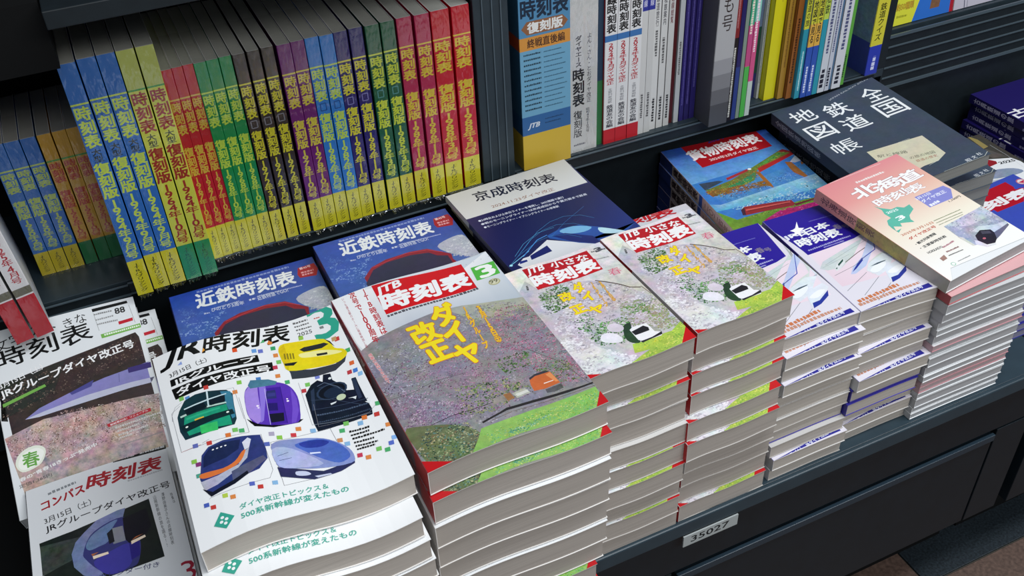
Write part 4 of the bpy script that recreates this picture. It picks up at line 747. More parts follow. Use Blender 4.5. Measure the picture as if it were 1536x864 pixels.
# the standing shelf behind
sh = thing('bookshelf', 'dark grey steel bookshelf behind the stacks, with dividers and ridged price rails', 'bookshelf', loc=(0, 0, 0))
boxes('shelf_board', [(-420, 1072, Z(732), 418, 1300, Z(718))], M['steel'], sh, 1)
boxes('shelf_board', [(418, 1072, Z(732), 1123, 1300, Z(718))], M['steel'], sh, 1)
boxes('shelf_board', [(1129, 1122, Z(698), 2100, 1300, Z(684))], M['steel'], sh, 1)
boxes('riser_panel', [(-420, 1117, 441, 1176, 1125, Z(733))], M['steel_dark'], sh)
boxes('riser_panel', [(1176.2, 1119, 461, 2100, 1127, Z(699))], M['steel_dark'], sh)
boxes('back_panel', [(-420, 1300, 441, 2100, 1310, 1500)], M['black'], sh)
dv = boxes('divider', [(419, 1064, Z(717.8), 466, 1299, 1500), (419, 1072, Z(717.8), 424, 1080, 1500)], M['steel'], sh, 1)
for x in (430, 443, 455): boxes('groove_strip', [(x, 1062.5, Z(717), x + 1.5, 1064, 1500)], M['railhi'], dv)
boxes('divider', [(1103, 1072, Z(717.8), 1124, 1299, 1500)], M['steel_dark'], sh, 1)
boxes('shelf_end', [(1124.2, 1076, 462, 1128, 1125, Z(684))], M['steel_dark'], sh)
boxes('side_panel', [(-430, 1050, 441, -421, 1310, 1300)], M['black'], sh)
up = boxes('upper_shelf', [(-44, 968, Z(353), 418, 1299, Z(339))], M['steel_dark'], sh, 1)
boxes('upper_fascia', [(-44, 962, Z(355), 418, 968, Z(337))], M['steel_dark'], up, 1)
boxes('upper_divider', [(-420, 1000, Z(408), -46, 1299, Z(340))], M['black'], sh)
# ridged price rails
def rail(x0, x1, y, ztop, zbot, n, wide=3.0):
    r = boxes('price_rail', [(x0, y, zbot, x1, y + 3.2, ztop)], M['steel_dark'], sh, .5)
    for i in range(n):
        z = zbot + (ztop - zbot) * i / (n - 1)
        boxes('ridge', [(x0, y - 2.2, z - (wide if i in (0, n-1) else 1.0), x1, y, z + (wide if i in (0, n-1) else 1.0))], M['railhi'], r)
rail(1129, 2100, 1112, Z(690), Z(783), 6, 2.6)
rail(-420, -60, 1068, Z(722), Z(765), 4, .8)
rail(470, 1102, 1068.6, Z(720), Z(738), 2, .8)
rail(-60, 418, 1068.6, Z(720), Z(736), 2, .8)

# ------------------------------------------------------------------ lying books
def cover_mesh(key, w, h, t, art, bend, spine, edge='ece9e6', spinecol='cccccc', mat='print', back='f0f0f0'):
    pm = PM(); t = t - .95
    pm.box(0, 0, t-.5, w, h, t, {'*': edge, 'z+': art[0][1] if art and art[0][0] == 'P' else 'f0f0f0', 'x-': spinecol})
    pm.box(0, 0, 0, w, h, .5, {'*': edge, 'z-': back, 'x-': spinecol})
    pm.box(-.6, 0, 0, 0, h, t, {'*': spinecol, 'y-': edge})
    draw(pm, art, lambda u, v, l: (u, v, t + l), w, h)
    if spine: draw(pm, spine, lambda u, v, l: (-.6 - l, v, u), t, h)
    return pm.mesh(key + '_cover', M[mat], bend, w)
def pages_mesh(key, w, h, t, bend):
    pm = PM(); t = t - .95
    pm.box(.0, 1.0, .62, w - 1.0, h - 1.0, t - .72, 'ffffff')
    me = pm.mesh(key + '_pages', M['pages'], bend, w); return me
def lying(name, key, w, h, t, art, desc, cat, spine=None, bend=None, spinecol='cccccc', pagecol='b8b0a8', mat='print', edge='ece9e6', group=None, label=None):
    root = thing(name, label or desc, cat, group)
    part('page_block', pages_mesh(key, w, h, t, bend), root, col=pagecol)
    part('cover', cover_mesh(key, w, h, t, art, bend, spine, edge, spinecol, mat), root)
    return root
def place(o, x, y, d, yaw=0, pitch=0, roll=0):
    o.location = L3(x, y, d); o.rotation_mode = 'XYZ'
    a, b, c = (math.radians(v) for v in (yaw, pitch, roll))
    m = Matrix.Rotation(a, 3, 'Z') @ Matrix.Rotation(b, 3, 'X') @ Matrix.Rotation(c, 3, 'Y')
    o.rotation_euler = m.to_euler('XYZ')
def stack(variants, seq, x, y, d, yaw, t, where, seed=0, jx=1.5, jy=2, dx=0, dy=0, first=0, jyaw=.4, offs=None, n0=0):
    """variants: list of (root, desc); seq: variant index per book from the top; d: depth of the top face"""
    rnd = random.Random(seed)
    for i, vi in enumerate(seq):
        root, desc = variants[vi]
        lab = '%s, %s of %s' % (desc, ORD[i + n0], where)
        if root.get('used'): o = dup(root, lab, (0, 0, 0))
        else: o = root; o['label'] = lab; o['used'] = 1
        if i + n0 == 0: px, py, ya = x, y, yaw
        elif offs and i in offs: px, py, ya = x + offs[i][0], y + offs[i][1], (offs[i][2] if len(offs[i]) > 2 else yaw*.4)
        else: px, py, ya = x + dx + rnd.uniform(-jx, jx), y + dy + rnd.uniform(-jy, jy), yaw*.4 + rnd.uniform(-jyaw, jyaw)
        place(o, px, py, d + t * (i + 1), ya)
        yield o
def A(k): return ART[k]['ops']
def bendf(a1, a2, a3=0): 
    return lambda u: a1*math.sin(math.pi*u) + a2*math.sin(2*math.pi*u) + a3*math.sin(3*math.pi*u)

def blank(key, w, h, col, strip=None):
    ops = [['P', col, [0,0,w,0,w,h,0,h], 0, 0]]
    return ops + (strip or [])

# --- large white cover with five trains, front row left
bd = bendf(.6, 5.2)
W_ = lying('timetable', 'white', 182, 257, 26.1, A('white'), '', 'book', bend=bd, spinecol='e8e9ea', pagecol='bfb7ae', spine=[['P', 'e8e9ea', [0,0,26.9,0,26.9,257,0,257], 0, 0], ['V', '時刻表', 13.4, 240, 13.4, 160, 16, '141414', .03], ['V', '2025年3月', 13.4, 120, 13.4, 40, 12, '35a88f', .02]], group='white timetables in the front left stack')
list(stack([(W_, 'white timetable with five trains')], [0]*12, -48, 550, 637, -.2, 26.9, 'the white front stack', 3, 1.5, 1.5, 0, -27, jyaw=.3, offs={1: (-5, -25, -.2), 2: (-2, -30, 0), 3: (0, -31, 0), 4: (1, -29, 0)}))
# --- blossom hillside
bd = bendf(1.6, 2.4)
sp = [['P', '3c6a3c', [0,0,31.5,0,31.5,270,0,270], .6, 0], ['P', 'a8323a', [0,150,31.5,150,31.5,270,0,270], .1, 0], ['P', 'c01a20', [0,0,31.5,0,31.5,34,0,34], 0, 0], ['P','7a5a6c',[0,34,31.5,34,31.5,150,0,150],.6,0],
      ['V', 'JTB時刻表', 15.7, 258, 15.7, 165, 17, 'f0eeee', .04]]
B1 = lying('timetable', 'blossom', 181, 270, 30.8, A('blossom'), '', 'book', bend=bd, spinecol='8a3a40', pagecol='b4aca4', spine=sp, group='blossom hillside timetables')
B2 = lying('timetable', 'blossomback', 181, 270, 30.8, blank('b', 181, 270, 'eceef0'), '', 'book', bend=bd, spinecol='d8d8d8', pagecol='b4aca4', group='blossom hillside timetables')
list(stack([(B1, 'timetable with pink blossom hillside cover'), (B2, 'thick timetable, white side up')], [0, 0, 1, 1, 1, 1, 1, 0, 0, 1], 146, 551, 644, 1.4, 31.5, 'the hillside stack', 5, 1.0, 1.6, -1.5, -7, offs={1: (-1, -7, .6), 2: (-3, -10, .4), 3: (-3, -8, 0), 4: (-3, -5, 0), 5: (-4, -7, 0), 6: (-6, -4, 0), 7: (-16, -9, 0), 8: (-12, -6, 0)}))
# --- pocket stacks
bd = bendf(-1.2, .8, .6)
sp = [['P', 'd8d4d8', [0,0,29.4,0,29.4,187,0,187], .1, 0], ['P', 'b81e28', [0,120,29.4,120,29.4,187,0,187], 0, 0], ['P', 'c4191f', [0,0,29.4,0,29.4,24,0,24], 0, 0], ['V', '小さな時刻表', 14.7, 180, 14.7, 126, 13, 'f0eeee', .04]]
P1 = lying('pocket_timetable', 'pocket', 122, 187, 29.4, A('pocket'), '', 'book', bend=bd, edge='c4c0bc', spinecol='d0ccd0', pagecol='b2aaa2', spine=sp, group='pocket timetables with the white blossom cover')
P2 = lying('pocket_timetable', 'pocketback', 122, 187, 29.4, blank('b', 122, 187, 'd4d2d0'), '', 'book', bend=bd, edge='c8c4c0', spinecol='e0e0e0', pagecol='b2aaa2', group='pocket timetables with the white blossom cover')
bd_ = 'pocket timetable with white blossom cover'; wd_ = 'pocket timetable, plain side up'
list(stack([(P1, bd_), (P2, wd_)], [0, 1, 0, 1, 1, 0, 0, 1, 0, 0], 327, 591, 646, 2, 29.4, 'the near pocket stack', 7, .6, .8, 0, 5,
           offs={1: (-1, 8, 1), 2: (-1, 4, 1), 3: (-2, 6, 0), 4: (-2, 1, 0), 5: (-3, -1, .5), 6: (-4, -4, .4), 7: (-3, 2, 0), 8: (-4, 0, 0), 9: (-2, 3, 0)}))
list(stack([(P1, bd_), (P2, wd_)], [0, 1, 0, 0, 0, 0, 1, 0, 0, 0], 453.5, 599, 646, 2.4, 29.4, 'the far pocket stack', 8, .5, .8, 0, 0,
           offs={1: (.5, 5, 2), 2: (0, 2, 2), 3: (0, 0, 1.6), 4: (-7, -9, 1.2), 5: (-8, -13, .8), 6: (-3, -5, 0), 7: (-2, 0, 0), 8: (-2, 2, 0), 9: (-3, -3, .6)}))
# --- blue bar stacks
bd = bendf(.8, -.3)
T_ = 19.8
sp = [['P', '2a1a96', [0,0,T_,0,T_,199,0,199], 0, 0], ['P', 'c8c8cc', [0,0,T_,0,T_,120,0,120], .1, 0]]
Q1 = lying('regional_timetable', 'bluebar', 110, 199, T_, A('bluebar'), '', 'book', bend=bd, edge='d8d6d4', spinecol='8a84b8', pagecol='bcb5ac', spine=sp, group='regional timetables with the blue title bar')
Q2 = lying('regional_timetable', 'bluebarback', 110, 199, T_, blank('b', 110, 199, 'c8c6c4'), '', 'book', bend=bd, edge='b8b4b0', spinecol='d0d0d4', pagecol='bcb5ac', group='regional timetables with the blue title bar')
Q3 = lying('regional_timetable', 'bluebarnavy', 110, 199, T_, blank('b', 110, 199, '332e90'), '', 'book', bend=bd, spinecol='332e90', pagecol='bcb5ac', edge='4a44a0', group='regional timetables with the blue title bar')
va = [(Q1, 'regional timetable with fanned trains'), (Q2, 'regional timetable, plain side up'), (Q3, 'regional timetable with navy edge')]
list(stack(va, [0, 0, 1, 0, 1, 1, 1, 2, 1, 0, 1], 581.5, 618, 723, -.6, T_ - .05, 'the near blue bar stack', 11, .5, .8, 0, 0,
           offs={1: (2, -11, 0), 2: (3, -8, 0), 3: (3, -14, 0), 4: (0, -9, 0), 5: (2, -9, 0), 6: (1, -11, 0), 7: (-3, -9, 0), 8: (-1, -15, 0), 9: (2, -20, 0), 10: (1, -17, 0)}))
list(stack(va, [0, 1, 1, 0, 1, 0, 2, 2, 1, 0, 1], 690, 616, 722, -3, T_, 'the far blue bar stack', 12, .5, .8, 0, 0,
           offs={1: (1, 0, -2), 2: (3, -1, -1), 3: (2, -9, -.5), 4: (1, -5, -.5), 5: (6, -16, 0), 6: (4, -11, 0), 7: (0, -13, 0), 8: (6, -5, 0), 9: (4, -9, 0), 10: (5, -4, 0)}))
# --- pink northern timetable stack
def NT(key, t, art, edge, page, spinecol, spine=None): return lying('northern_timetable', key, 148, 210, t, art, '', 'book', bend=bendf(.4, .2), spinecol=spinecol, pagecol=page, edge=edge, spine=spine, group='stack under the pink northern timetable')
sp = [['P', 'd08a80', [0,0,20,0,20,210,0,210], .2, 0], ['P', '9a8a4c', [0,60,20,60,20,140,0,140], .5, 0], ['P', 'a8a49c', [0,0,20,0,20,60,0,60], .1, 0], ['V', '北海道時刻表', 10, 200, 10, 110, 10, '5a3a3a', .02]]
N1 = NT('north', 20, A('north'), 'e8e8e8', 'b6b4b4', 'c08078', sp)
N1['label'] = 'pink and white northern timetable with a green island map, on top of its pile'
place(N1, 797, 599, 705 + 20, 7.3, 4.3, 0)
place(N1, 797 + 1.5, 599, 725, 7.3, 4.3, 0)
N2 = NT('northred', 14, blank('b', 148, 210, 'd8a8aa'), 'c06468', 'b4b0b0', 'a84a50')
N3 = NT('northgrey', 15.3, blank('b', 148, 210, 'c8cacc'), 'e4e6e8', 'b0b0b2', 'b0b2b4')
N4 = NT('northpink', 10.3, blank('b', 148, 210, 'd8d8da'), 'c89098', 'bca8aa', 'c0a0a4')
N5 = NT('northwhite', 10.3, blank('b', 148, 210, 'e4e6e8'), 'f0f2f4', 'b2b4b6', 'b8babc')
va = [(N2, 'magazine with a thin red spine'), (N3, 'grey edged magazine'), (N4, 'magazine with reddish page edges'), (N5, 'magazine with bright white cover edges')]
wh = 'the northern pile'
names = []
d = 725.5
rnd = random.Random(4)
for i, (vi, t) in enumerate([(0, 14), (1, 15.3), (1, 15.3)] + [(3 if i % 3 == 1 else 2 if i in (3, 4, 8, 9) else 3 if i in (12, 13) else 1, None) for i in range(14)]):
    root, desc = va[vi]
    tt = {0: 14, 1: 15.3, 2: 10.3, 3: 10.3}[vi]
    if d + tt > 939.5: tt = 0; continue
    lab = '%s, %s of %s' % (desc, ORD[i], wh)
    if root.get('used'): o = dup(root, lab, (0, 0, 0))
    else: o = root; o['label'] = lab; o['used'] = 1
    up_ = i < 3
    place(o, (804 if up_ else 806) + rnd.uniform(-1, 1), (596 if up_ else 601) + rnd.uniform(-2, 2), d + tt + (2 if up_ else 0), (3 if i == 0 else .4 if up_ else 0) + rnd.uniform(-.3, .3), 2.0 if i == 0 else 0, 0)
    d += tt
# --- freight
sp = [['P', '2c3c78', [0,0,20,0,20,257,0,257], .3, 0], ['P', 'c4b4ae', [0,0,20,0,20,215,0,215], .1, 0], ['P', '3a58a8', [0,118,20,118,20,128,0,128], 0, 0],
      ['V', '貨物時刻表', 10, 212, 10, 132, 15, '3a2426', .05], ['P', 'd0b0a8', [0,0,20,0,20,118,0,118], .25, 0], ['V', '二〇二四年三月', 10, 112, 10, 12, 9, '7a3a3c', .02]]
F1 = lying('freight_timetable', 'freight', 182, 257, 20, A('freight'), '', 'book', spine=sp, spinecol='8a7a80', group='freight timetables in a stack')
list(stack([(F1, 'freight timetable with red bridge cover')], [0]*8, 706, 853, 780, -6.1, 20, 'its stack', 14, .8, .8, 8, 4, jyaw=.2))
for o in [o for o in bpy.data.objects if o.name.startswith('freight_timetable')][1:]:
    o.rotation_euler.z = math.radians(-5.9)
    o.location.x -= 8 * MM; o.location.y -= 4 * MM
# --- atlas
sp = [['P', '2a3442', [0,0,20,0,20,257,0,257], .2, 0], ['V', '全国鉄道地図帳', 10, 245, 10, 130, 10, 'a8acb0', .0]]
AT = lying('railway_atlas', 'atlas', 182, 257, 20, A('atlas'), '', 'book', spine=sp, spinecol='2a3442', pagecol='8a8a84', edge='4a5460', mat='print_matt', group='dark railway atlases')
AT['label'] = 'large dark slate railway atlas with white characters and a cream patch, tilted'
m = Matrix.Rotation(math.radians(-3.2), 3, 'Z') @ Matrix.Rotation(math.radians(.3), 3, 'X') @ Matrix.Rotation(math.radians(-6.5), 3, 'Y')
AT.rotation_euler = m.to_euler('XYZ'); AT.location = L3(886, 806, 737) - m @ Vector((0, 0, .020))
for i in range(8):
    o = dup(AT, 'dark railway atlas lying flat, %s below the tilted one' % ORD[i], (0, 0, 0))
    place(o, 922 + (i % 3), 806 + (i * 7 % 5), 760 + 22.45 * (i + 1) + .3, 0)
    for c in o.children: c.scale = (1, 1, 1.12)
# --- swoosh and red train magazines with their risers
bd = bendf(.5, .3)
sp = [['P', '20224c', [0,0,9,0,9,257,0,257], 0, 0], ['P', 'c8c8c4', [0,185,9,185,9,257,0,257], 0, 0]]
K1 = lying('route_timetable', 'swoosh', 182, 257, 9, A('swoosh'), '', 'book', spine=sp, spinecol='20224c', pagecol='b8b4ae', group='navy timetables with the white header')
list(stack([(K1, 'navy timetable with white header')], [0, 0, 0], 366, 784, 705, 2.9, 9, 'the stack below the divider', 15, .6, .8, 0, 3, jyaw=.2))
sp = [['P', '1e2458', [0,0,12,0,12,203,0,203], .1, 0]]
K2 = lying('route_timetable', 'redtrain', 182, 203, 12, A('redtrain'), '', 'book', spine=sp, spinecol='1e2458', pagecol='b8b4ae', group='blue sky timetables with a dark red train')
list(stack([(K2, 'blue sky timetable with dark red train')], [0, 0, 0], 167, 831, 719, .2, 12, 'the middle stack', 16, .6, .8, 0, -1, jyaw=.2))
list(stack([(K2, 'blue sky timetable with dark red train')], [0, 0], -20, 838, 738, -.4, 12, 'the far left stack', 17, .6, .8, 0, -1, jyaw=.2))
def riser(x0, y0, x1, y1, d, label, zb=441):
    r = thing('display_block', label, 'display block', loc=((x0+x1)/2*MM, (y0+y1)/2*MM, zb*MM))
    o = boxes('block_shell', [(x0-(x0+x1)/2, y0-(y0+y1)/2, 0, x1-(x0+x1)/2, y1-(y0+y1)/2, Z(d)-zb)], M['black'], r, 1)
riser(172, 842, 330, 1030, 755.2, 'black block raising the blue sky timetables in the middle', 434.8)
riser(-14, 848, 155, 1034, 762.2, 'black block raising the blue sky timetables on the left', 434.8)
riser(384, 805, 512, 1034, 732.3, 'black block raising the navy timetables', 460.5)
# --- red characters magazine, low between the navy one and the freight stack
R1 = lying('route_timetable', 'redchars', 182, 245, 17, A('redchars'), '', 'book', pagecol='b0aaa4', group='white magazines with red title characters')
list(stack([(R1, 'white magazine with red title characters')], [0]*8, 521, 845-100+4, 797, 0, 17.8, 'the low stack behind the pocket timetables', 18, .6, .8, 0, 0, jyaw=.1)) if False else None
for i in range(3):
    o = R1 if i == 0 else dup(R1, '', (0, 0, 0))
    o['label'] = 'white magazine with red characters, %s of its stack' % ORD[i]
    place(o, 521 + i % 2, 745 + 58 + i, 797 + 17.05 * (i + 1), 0)
    for c in o.children: c.scale = (1, 187/245, 1)
riser(530, 812, 690, 980, 848.4, 'black block under the white magazines with red characters', 460.5)
# --- slate blue slip at the foot of the freight stack
sl = lying('thin_booklet', 'slip', 60, 90, 5, blank('b', 60, 90, '2c3c9c'), 'blue booklet poking out at the foot of the freight stack', 'booklet', spinecol='2c3c9c', pagecol='8a8aa0')
place(sl, 660, 1000, 935, 8)
# --- large letter magazines, leaning
sp = [['P', 'd8dadc', [0,0,28,0,28,236,0,236], 0, 0]]
G1 = lying('large_letter_timetable', 'bigletter', 167, 236, 28, A('bigletter'), '', 'book', spine=sp, pagecol='c4c6c6', spinecol='c8caca', bend=bendf(1.5, 0), edge='e8eaec', group='large letter timetables')
G1['label'] = 'white large letter timetable with a lilac bullet train among cherry trees, leaning'
R3 = Matrix.Rotation(math.radians(-1), 3, 'Z') @ Matrix.Rotation(math.radians(23.3), 3, 'X') @ Matrix.Rotation(math.radians(1.7), 3, 'Y')
G1.rotation_euler = R3.to_euler('XYZ'); G1.location = L3(-229, 833, 816) - R3 @ Vector((0, 0, .028))
G2 = dup(G1, 'white large letter timetable mostly hidden under the leaning one', (0, 0, 0))
G2.location = G1.location + R3 @ Vector((.020, -.008, -.0285))
rs = thing('slanted_stand', 'black slanted stand under the large letter timetables', 'stand', loc=(-.14, .95, .4348))
me = bpy.data.meshes.new('stand_shell')
a = [(-60, -75), (-60, 95), (70, 95), (70, -75)]
hz = lambda y: (44 + (y + 75) * .43) * MM
vs = [(x*MM, y*MM, 0) for x, y in a] + [(x*MM, y*MM, hz(y)) for x, y in a]
me.from_pydata(vs, [], [(0,1,2,3), (4,7,6,5), (0,3,7,4), (1,0,4,5), (2,1,5,6), (3,2,6,7)]); me.materials.append(M['black'])
part('stand_shell', me, rs)
# --- tunnel (compass) stack
sp = [['P', 'b8babc', [0,0,22.8,0,22.8,257,0,257], 0, 0]]
H1 = lying('timetable', 'tunnel', 148, 257, 22.8, A('tunnel'), '', 'book', spine=sp, pagecol='b0aeaa', spinecol='3c3e40', bend=bendf(1, .4), edge='e0e0e0', group='timetables with a train in a tunnel')
list(stack([(H1, 'timetable with purple train in tunnel')], [0]*7, -217, 600, 800, 0, 22.8, 'the bottom left stack', 20, .6, 1, 1, -3, jyaw=.2))
# --- right end of the counter
D1 = lying('route_timetable', 'redlogo', 182, 230, 14, A('redlogo'), '', 'book', spinecol='28348c', pagecol='a8a8a8', group='blue magazines with a red title box')
list(stack([(D1, 'blue magazine with a red title box')], [0], 1112, 660, 870, 4, 14, 'its pile at the right edge', 21))
D2 = lying('train_magazine', 'bullet', 178, 257, 11, A('bullet'), 'dark magazine with a white bullet train, between the atlas and the blue magazine', 'magazine', spinecol='4a4a44', pagecol='a8a8a8', mat='print')
place(D2, 1162, 790, 885 + 11, -2)
riser(1122, 675, 1290, 775, 884.5, 'black block under the blue magazine at the right edge', 460.5)
riser(1172, 795, 1330, 1040, 896.5, 'black block under the white bullet train magazine', 460.5)
sp = [['P', '1c1650', [0,0,16,0,16,210,0,210], 0, 0], ['V', '古典鉄道の旅', 8, 200, 8, 110, 9, 'b8b4cc', .02], ['D', 5, 20, 5, 90, 5, '8a86a8']]
D3 = lying('paperback', 'darkblue', 148, 210, 16.6, A('darkblue'), '', 'book', spine=sp, spinecol='1c1650', pagecol='8a8880', group='dark blue paperbacks against the riser')
list(stack([(D3, 'dark blue paperback')], [0]*6, 1375, 890, 840, 0, 16.6, 'the stack against the riser', 22, 2.5, 2, 0, 0, jyaw=1.2))
sp = [['P', '28287c', [0,0,14,0,14,190,0,190], 0, 0]]
D4 = lying('paperback', 'navyedge', 100, 190, 14, A('navyedge'), '', 'book', spine=sp, spinecol='28287c', pagecol='8a88a0', edge='34348c', group='navy paperbacks low at the right edge')
list(stack([(D4, 'navy paperback')], [0]*5, 1008, 657, 870, 0, 14, 'the low stack beside the northern pile', 23, 1.2, 1.6, 0, 0, jyaw=.8))

# ------------------------------------------------------------------ standing books
def upright(name, key, t, D, H, spine, desc, cat='book', group=None, left='999999', right='999999', pagecol='8e8c86', wrap=False, mat='print', topcol=None):
    root = thing(name, desc, cat, group)
    pm = PM(); pm.box(.5, 1, .6, t - .5, D - 1, H - .8, 'ffffff')
    part('page_block', pm.mesh(key + '_pages', M['pages']), root, col=pagecol)
    pm = PM()
    pm.box(0, 0, 0, .5, D, H, {'*': 'e0e0e0', 'x-': left}); pm.box(t - .5, 0, 0, t, D, H, {'*': 'e0e0e0', 'x+': right})
    r = min(1.6, t * .2)
    bc = spine[0][1]
    pr = [(0, 0), (r*.3, -r*.7), (r, -r), (t - r, -r), (t - r*.3, -r*.7), (t, 0)]
    for (x0, y0), (x1, y1) in zip(pr, pr[1:]): 
        if abs(y0 + r) < 1e-6 and abs(y1 + r) < 1e-6: continue
        # rounded shoulders take the bands of the spine
        for o in spine:
            if o[0] != 'P' or len(o[2]) != 8: continue
            v0, v1 = o[2][1], o[2][5]; e = .01 * spine.index(o)
            pm.face([(x0, y0 - e, v0), (x1, y1 - e, v0), (x1, y1 - e, v1), (x0, y0 - e, v1)], o[1], o[3])
    pm.face([(r, -r, 0), (t-r, -r, 0), (t-r, -r, H), (r, -r, H)], bc)
    pm.face([p + (H,) for p in pr], 'd0d0d0'); pm.face([p + (0,) for p in pr[::-1]], 'd0d0d0')
    draw(pm, spine, lambda u, v, l: (min(max(u, r), t - r) if False else u, (-r - l) if r <= u <= t - r else -r*.98 - l if False else -r - l, v) if True else None, t, H, base=.03)
    part('cover', pm.mesh(key + '_cover', M[mat]), root)
    if wrap: part('plastic_wrap', wrap_mesh(t, D, H), root, 'clear crinkled plastic wrap')
    return root
WR = {}
def wrap_mesh(t, D, H):
    k = (round(t), D, H)
    if k in WR: return WR[k]
    rnd = random.Random(int(t * 10)); me = bpy.data.meshes.new('plastic_wrap'); bm = bmesh.new()
    g = .45; y0 = -2.6
    def q(*p): bm.faces.new([bm.verts.new([c * MM for c in v]) for v in p])
    n = 6   # front sheet, slightly creased
    for i in range(n):
        z0, z1 = .3 + H * i / n, .3 + H * (i + 1) / n
        a, b = y0 - (i % 2) * .5, y0 - ((i + 1) % 2) * .5
        q((g, a, z0), (t/2, a - .4, z0), (t/2, b - .4, z1), (g, b, z1)); q((t/2, a - .4, z0), (t - g, a, z0), (t - g, b, z1), (t/2, b - .4, z1))
    q((g, y0, H+1), (t-g, y0, H+1), (t-g, D*.5, H+1.5), (g, D*.5, H+1.5))
    # gathered ends at the foot: small crumpled fins
    x = 1.0
    while x < t - 3:
        w = rnd.uniform(3.5, 6.5); a = rnd.uniform(4, 9)
        q((x, y0, .2), (x + w, y0 - 1, .2), (x + w*.6 + rnd.uniform(-1, 1), y0 - a, rnd.uniform(-4, 0) if D > 150 else rnd.uniform(.3, 3)), (x + w*.2, y0 - a*.7, rnd.uniform(-6, -1) if D > 150 else rnd.uniform(.3, 3)))
        x += w * .8
    bm.to_mesh(me); bm.free(); me.materials.append(M['wrap']); WR[k] = me; return me
def R_(c, x0, y0, x1, y1, a=0): return ['P', c, [x0, y0, x1, y0, x1, y1, x0, y1], a, 0]
def retro(t, H, body, txt, foot, date, top=None, topline=None, box=None, footink='3a3a14', footh=None, extra=None, lz=None):
    """spine of a reprint: plain head, line, title, issue, coloured foot"""
    fh = footh or H * .18; lz = lz or H * .86
    o = [R_(body, 0, 0, t, H), R_(foot, 0, 0, t, fh), R_(top or body, 0, lz, t, H), R_(topline or txt, 0, lz - 2, t, lz)]
    c = t / 2; w = t * .92
    top_, bot = lz - 4, fh + 3; span = top_ - bot
    o.append(['V', '時刻表', c, top_, c, top_ - span * .25, w, txt, .045])
    if box: o += [['W', box, [c-3.5, top_-span*.265, c+3.5, top_-span*.265, c+3.5, top_-span*.32, c-3.5, top_-span*.32, c-3.5, top_-span*.265], 1.1]]
    if extra: o.append(['V', extra, c, top_ - span*.255, c, top_ - span*.34, w*.62, '1c2a1c', .03])
    o.append(['V', '復刻版', c, top_ - span * .345, c, top_ - span * .575, w, txt, .045])
    o.append(['V', date, c, top_ - span * .585, c, bot, w * .9, txt, .03])
    o.append(['V', 'JTBパブリッシング', c, fh - 4, c, 4, t * .5, footink, .02])
    o.append(['D', t*.35, lz + 6, t*.35, H - 8, 1.6, 'c8b8c8']) if False else None
    return o
def stand(o, x, y, d, tilt=0, yaw=0):
    o.location = L3(x, y, d); o.rotation_euler = (0, math.radians(tilt), math.radians(yaw))
Yl = 'd8d22e'
ROW = [ # centre x, name of look, (body, text, foot, date ...)
 (-42, 'blue 1964 September', dict(body='2f6cb8', txt='c8dc50', foot='d6cc28', date='1964年9月号', extra='大型')),
 (-22, 'blue 1964 September', dict(body='2f6cb8', txt='c8dc50', foot='d6cc28', date='1964年9月号', extra='大型')),
 (-2.5, 'blue 1964 September', dict(body='2f6cb8', txt='c8dc50', foot='d6cc28', date='1964年9月号', extra='大型')),
 (17, 'yellow 1964 October', dict(body='cfd248', txt='a02a24', foot='1f8c4a', date='1964年10月号', top='b8c060', topline='3c9a3c', footink='1c5c34', extra='大型')),
 (37, 'yellow 1964 October', dict(body='cfd248', txt='a02a24', foot='1f8c4a', date='1964年10月号', top='8aa080', topline='3c9a3c', footink='1c5c34', extra='大型')),
]
R2 = [('red 1967 October', 'c01e28', 'd8b840', '1967年10月号', None), ('green 1968 October', '168c48', 'c4dc48', '1968年10月号', None), ('dark brown 1972 March', '3a3028', 'd8d02c', '1972年3月号', '8a8a92'),
      ('purple 1978 October', '6c1c6c', 'd8c840', '1978年10月号', None), ('light blue 1982 June', '2f7cc8', 'c4dc50', '1982年6月号', '1c4a8c'), ('navy 1982 November', '2a2068', 'dcd432', '1982年11月号', '8a86c0'),
      ('deep green 1985 March', '1a5c3c', 'd0dc3c', '1985年3月号', '5a9a9a'), ('crimson 1986 November', 'b01e4c', 'dcc430', '1986年11月号', None), ('red 1988 March', 'c41228', 'dcc430', '1988年3月号', None)]
order = [0,0,0,1,1,1,2,2,2,3,3,4,4,5,5,6,6,7,7,8,8]
xs = [64.8, 76.8, 89.5, 103.5, 118, 133, 149.5, 166, 184.5, 201, 218, 235, 252, 271, 290.5, 310, 331, 353, 376.5, 403.5]
xs = [53] + xs
grp = 'retro timetable reprints standing in the long row'
cnt = {}
def place_of(desc, n, tot):
    return '%s %s from the left' % (['first', 'second', 'third'][n], desc)
tot = {'blue 1964 September': 3, 'yellow 1964 October': 2}
protos = {}
for i, (x, nm, kw) in enumerate(ROW):
    n = cnt.get(nm, 0); cnt[nm] = n + 1
    lab = 'tall %s reprint in plastic wrap, %s' % (nm, place_of('of its colour', n, tot[nm]))
    t = 18.3
    if nm not in protos: o = protos[nm] = upright('retro_timetable', 'retro%d' % i, t, 182, 300, retro(t, 300, lz=255, footh=50, **kw), lab, 'book', grp, kw['body'], kw['body'], pagecol='b4b4ac', wrap=True)
    else: o = dup(protos[nm], lab, (0, 0, 0))
    stand(o, x - t/2, 1034.5 + (4 if i else 0), 718, 0)
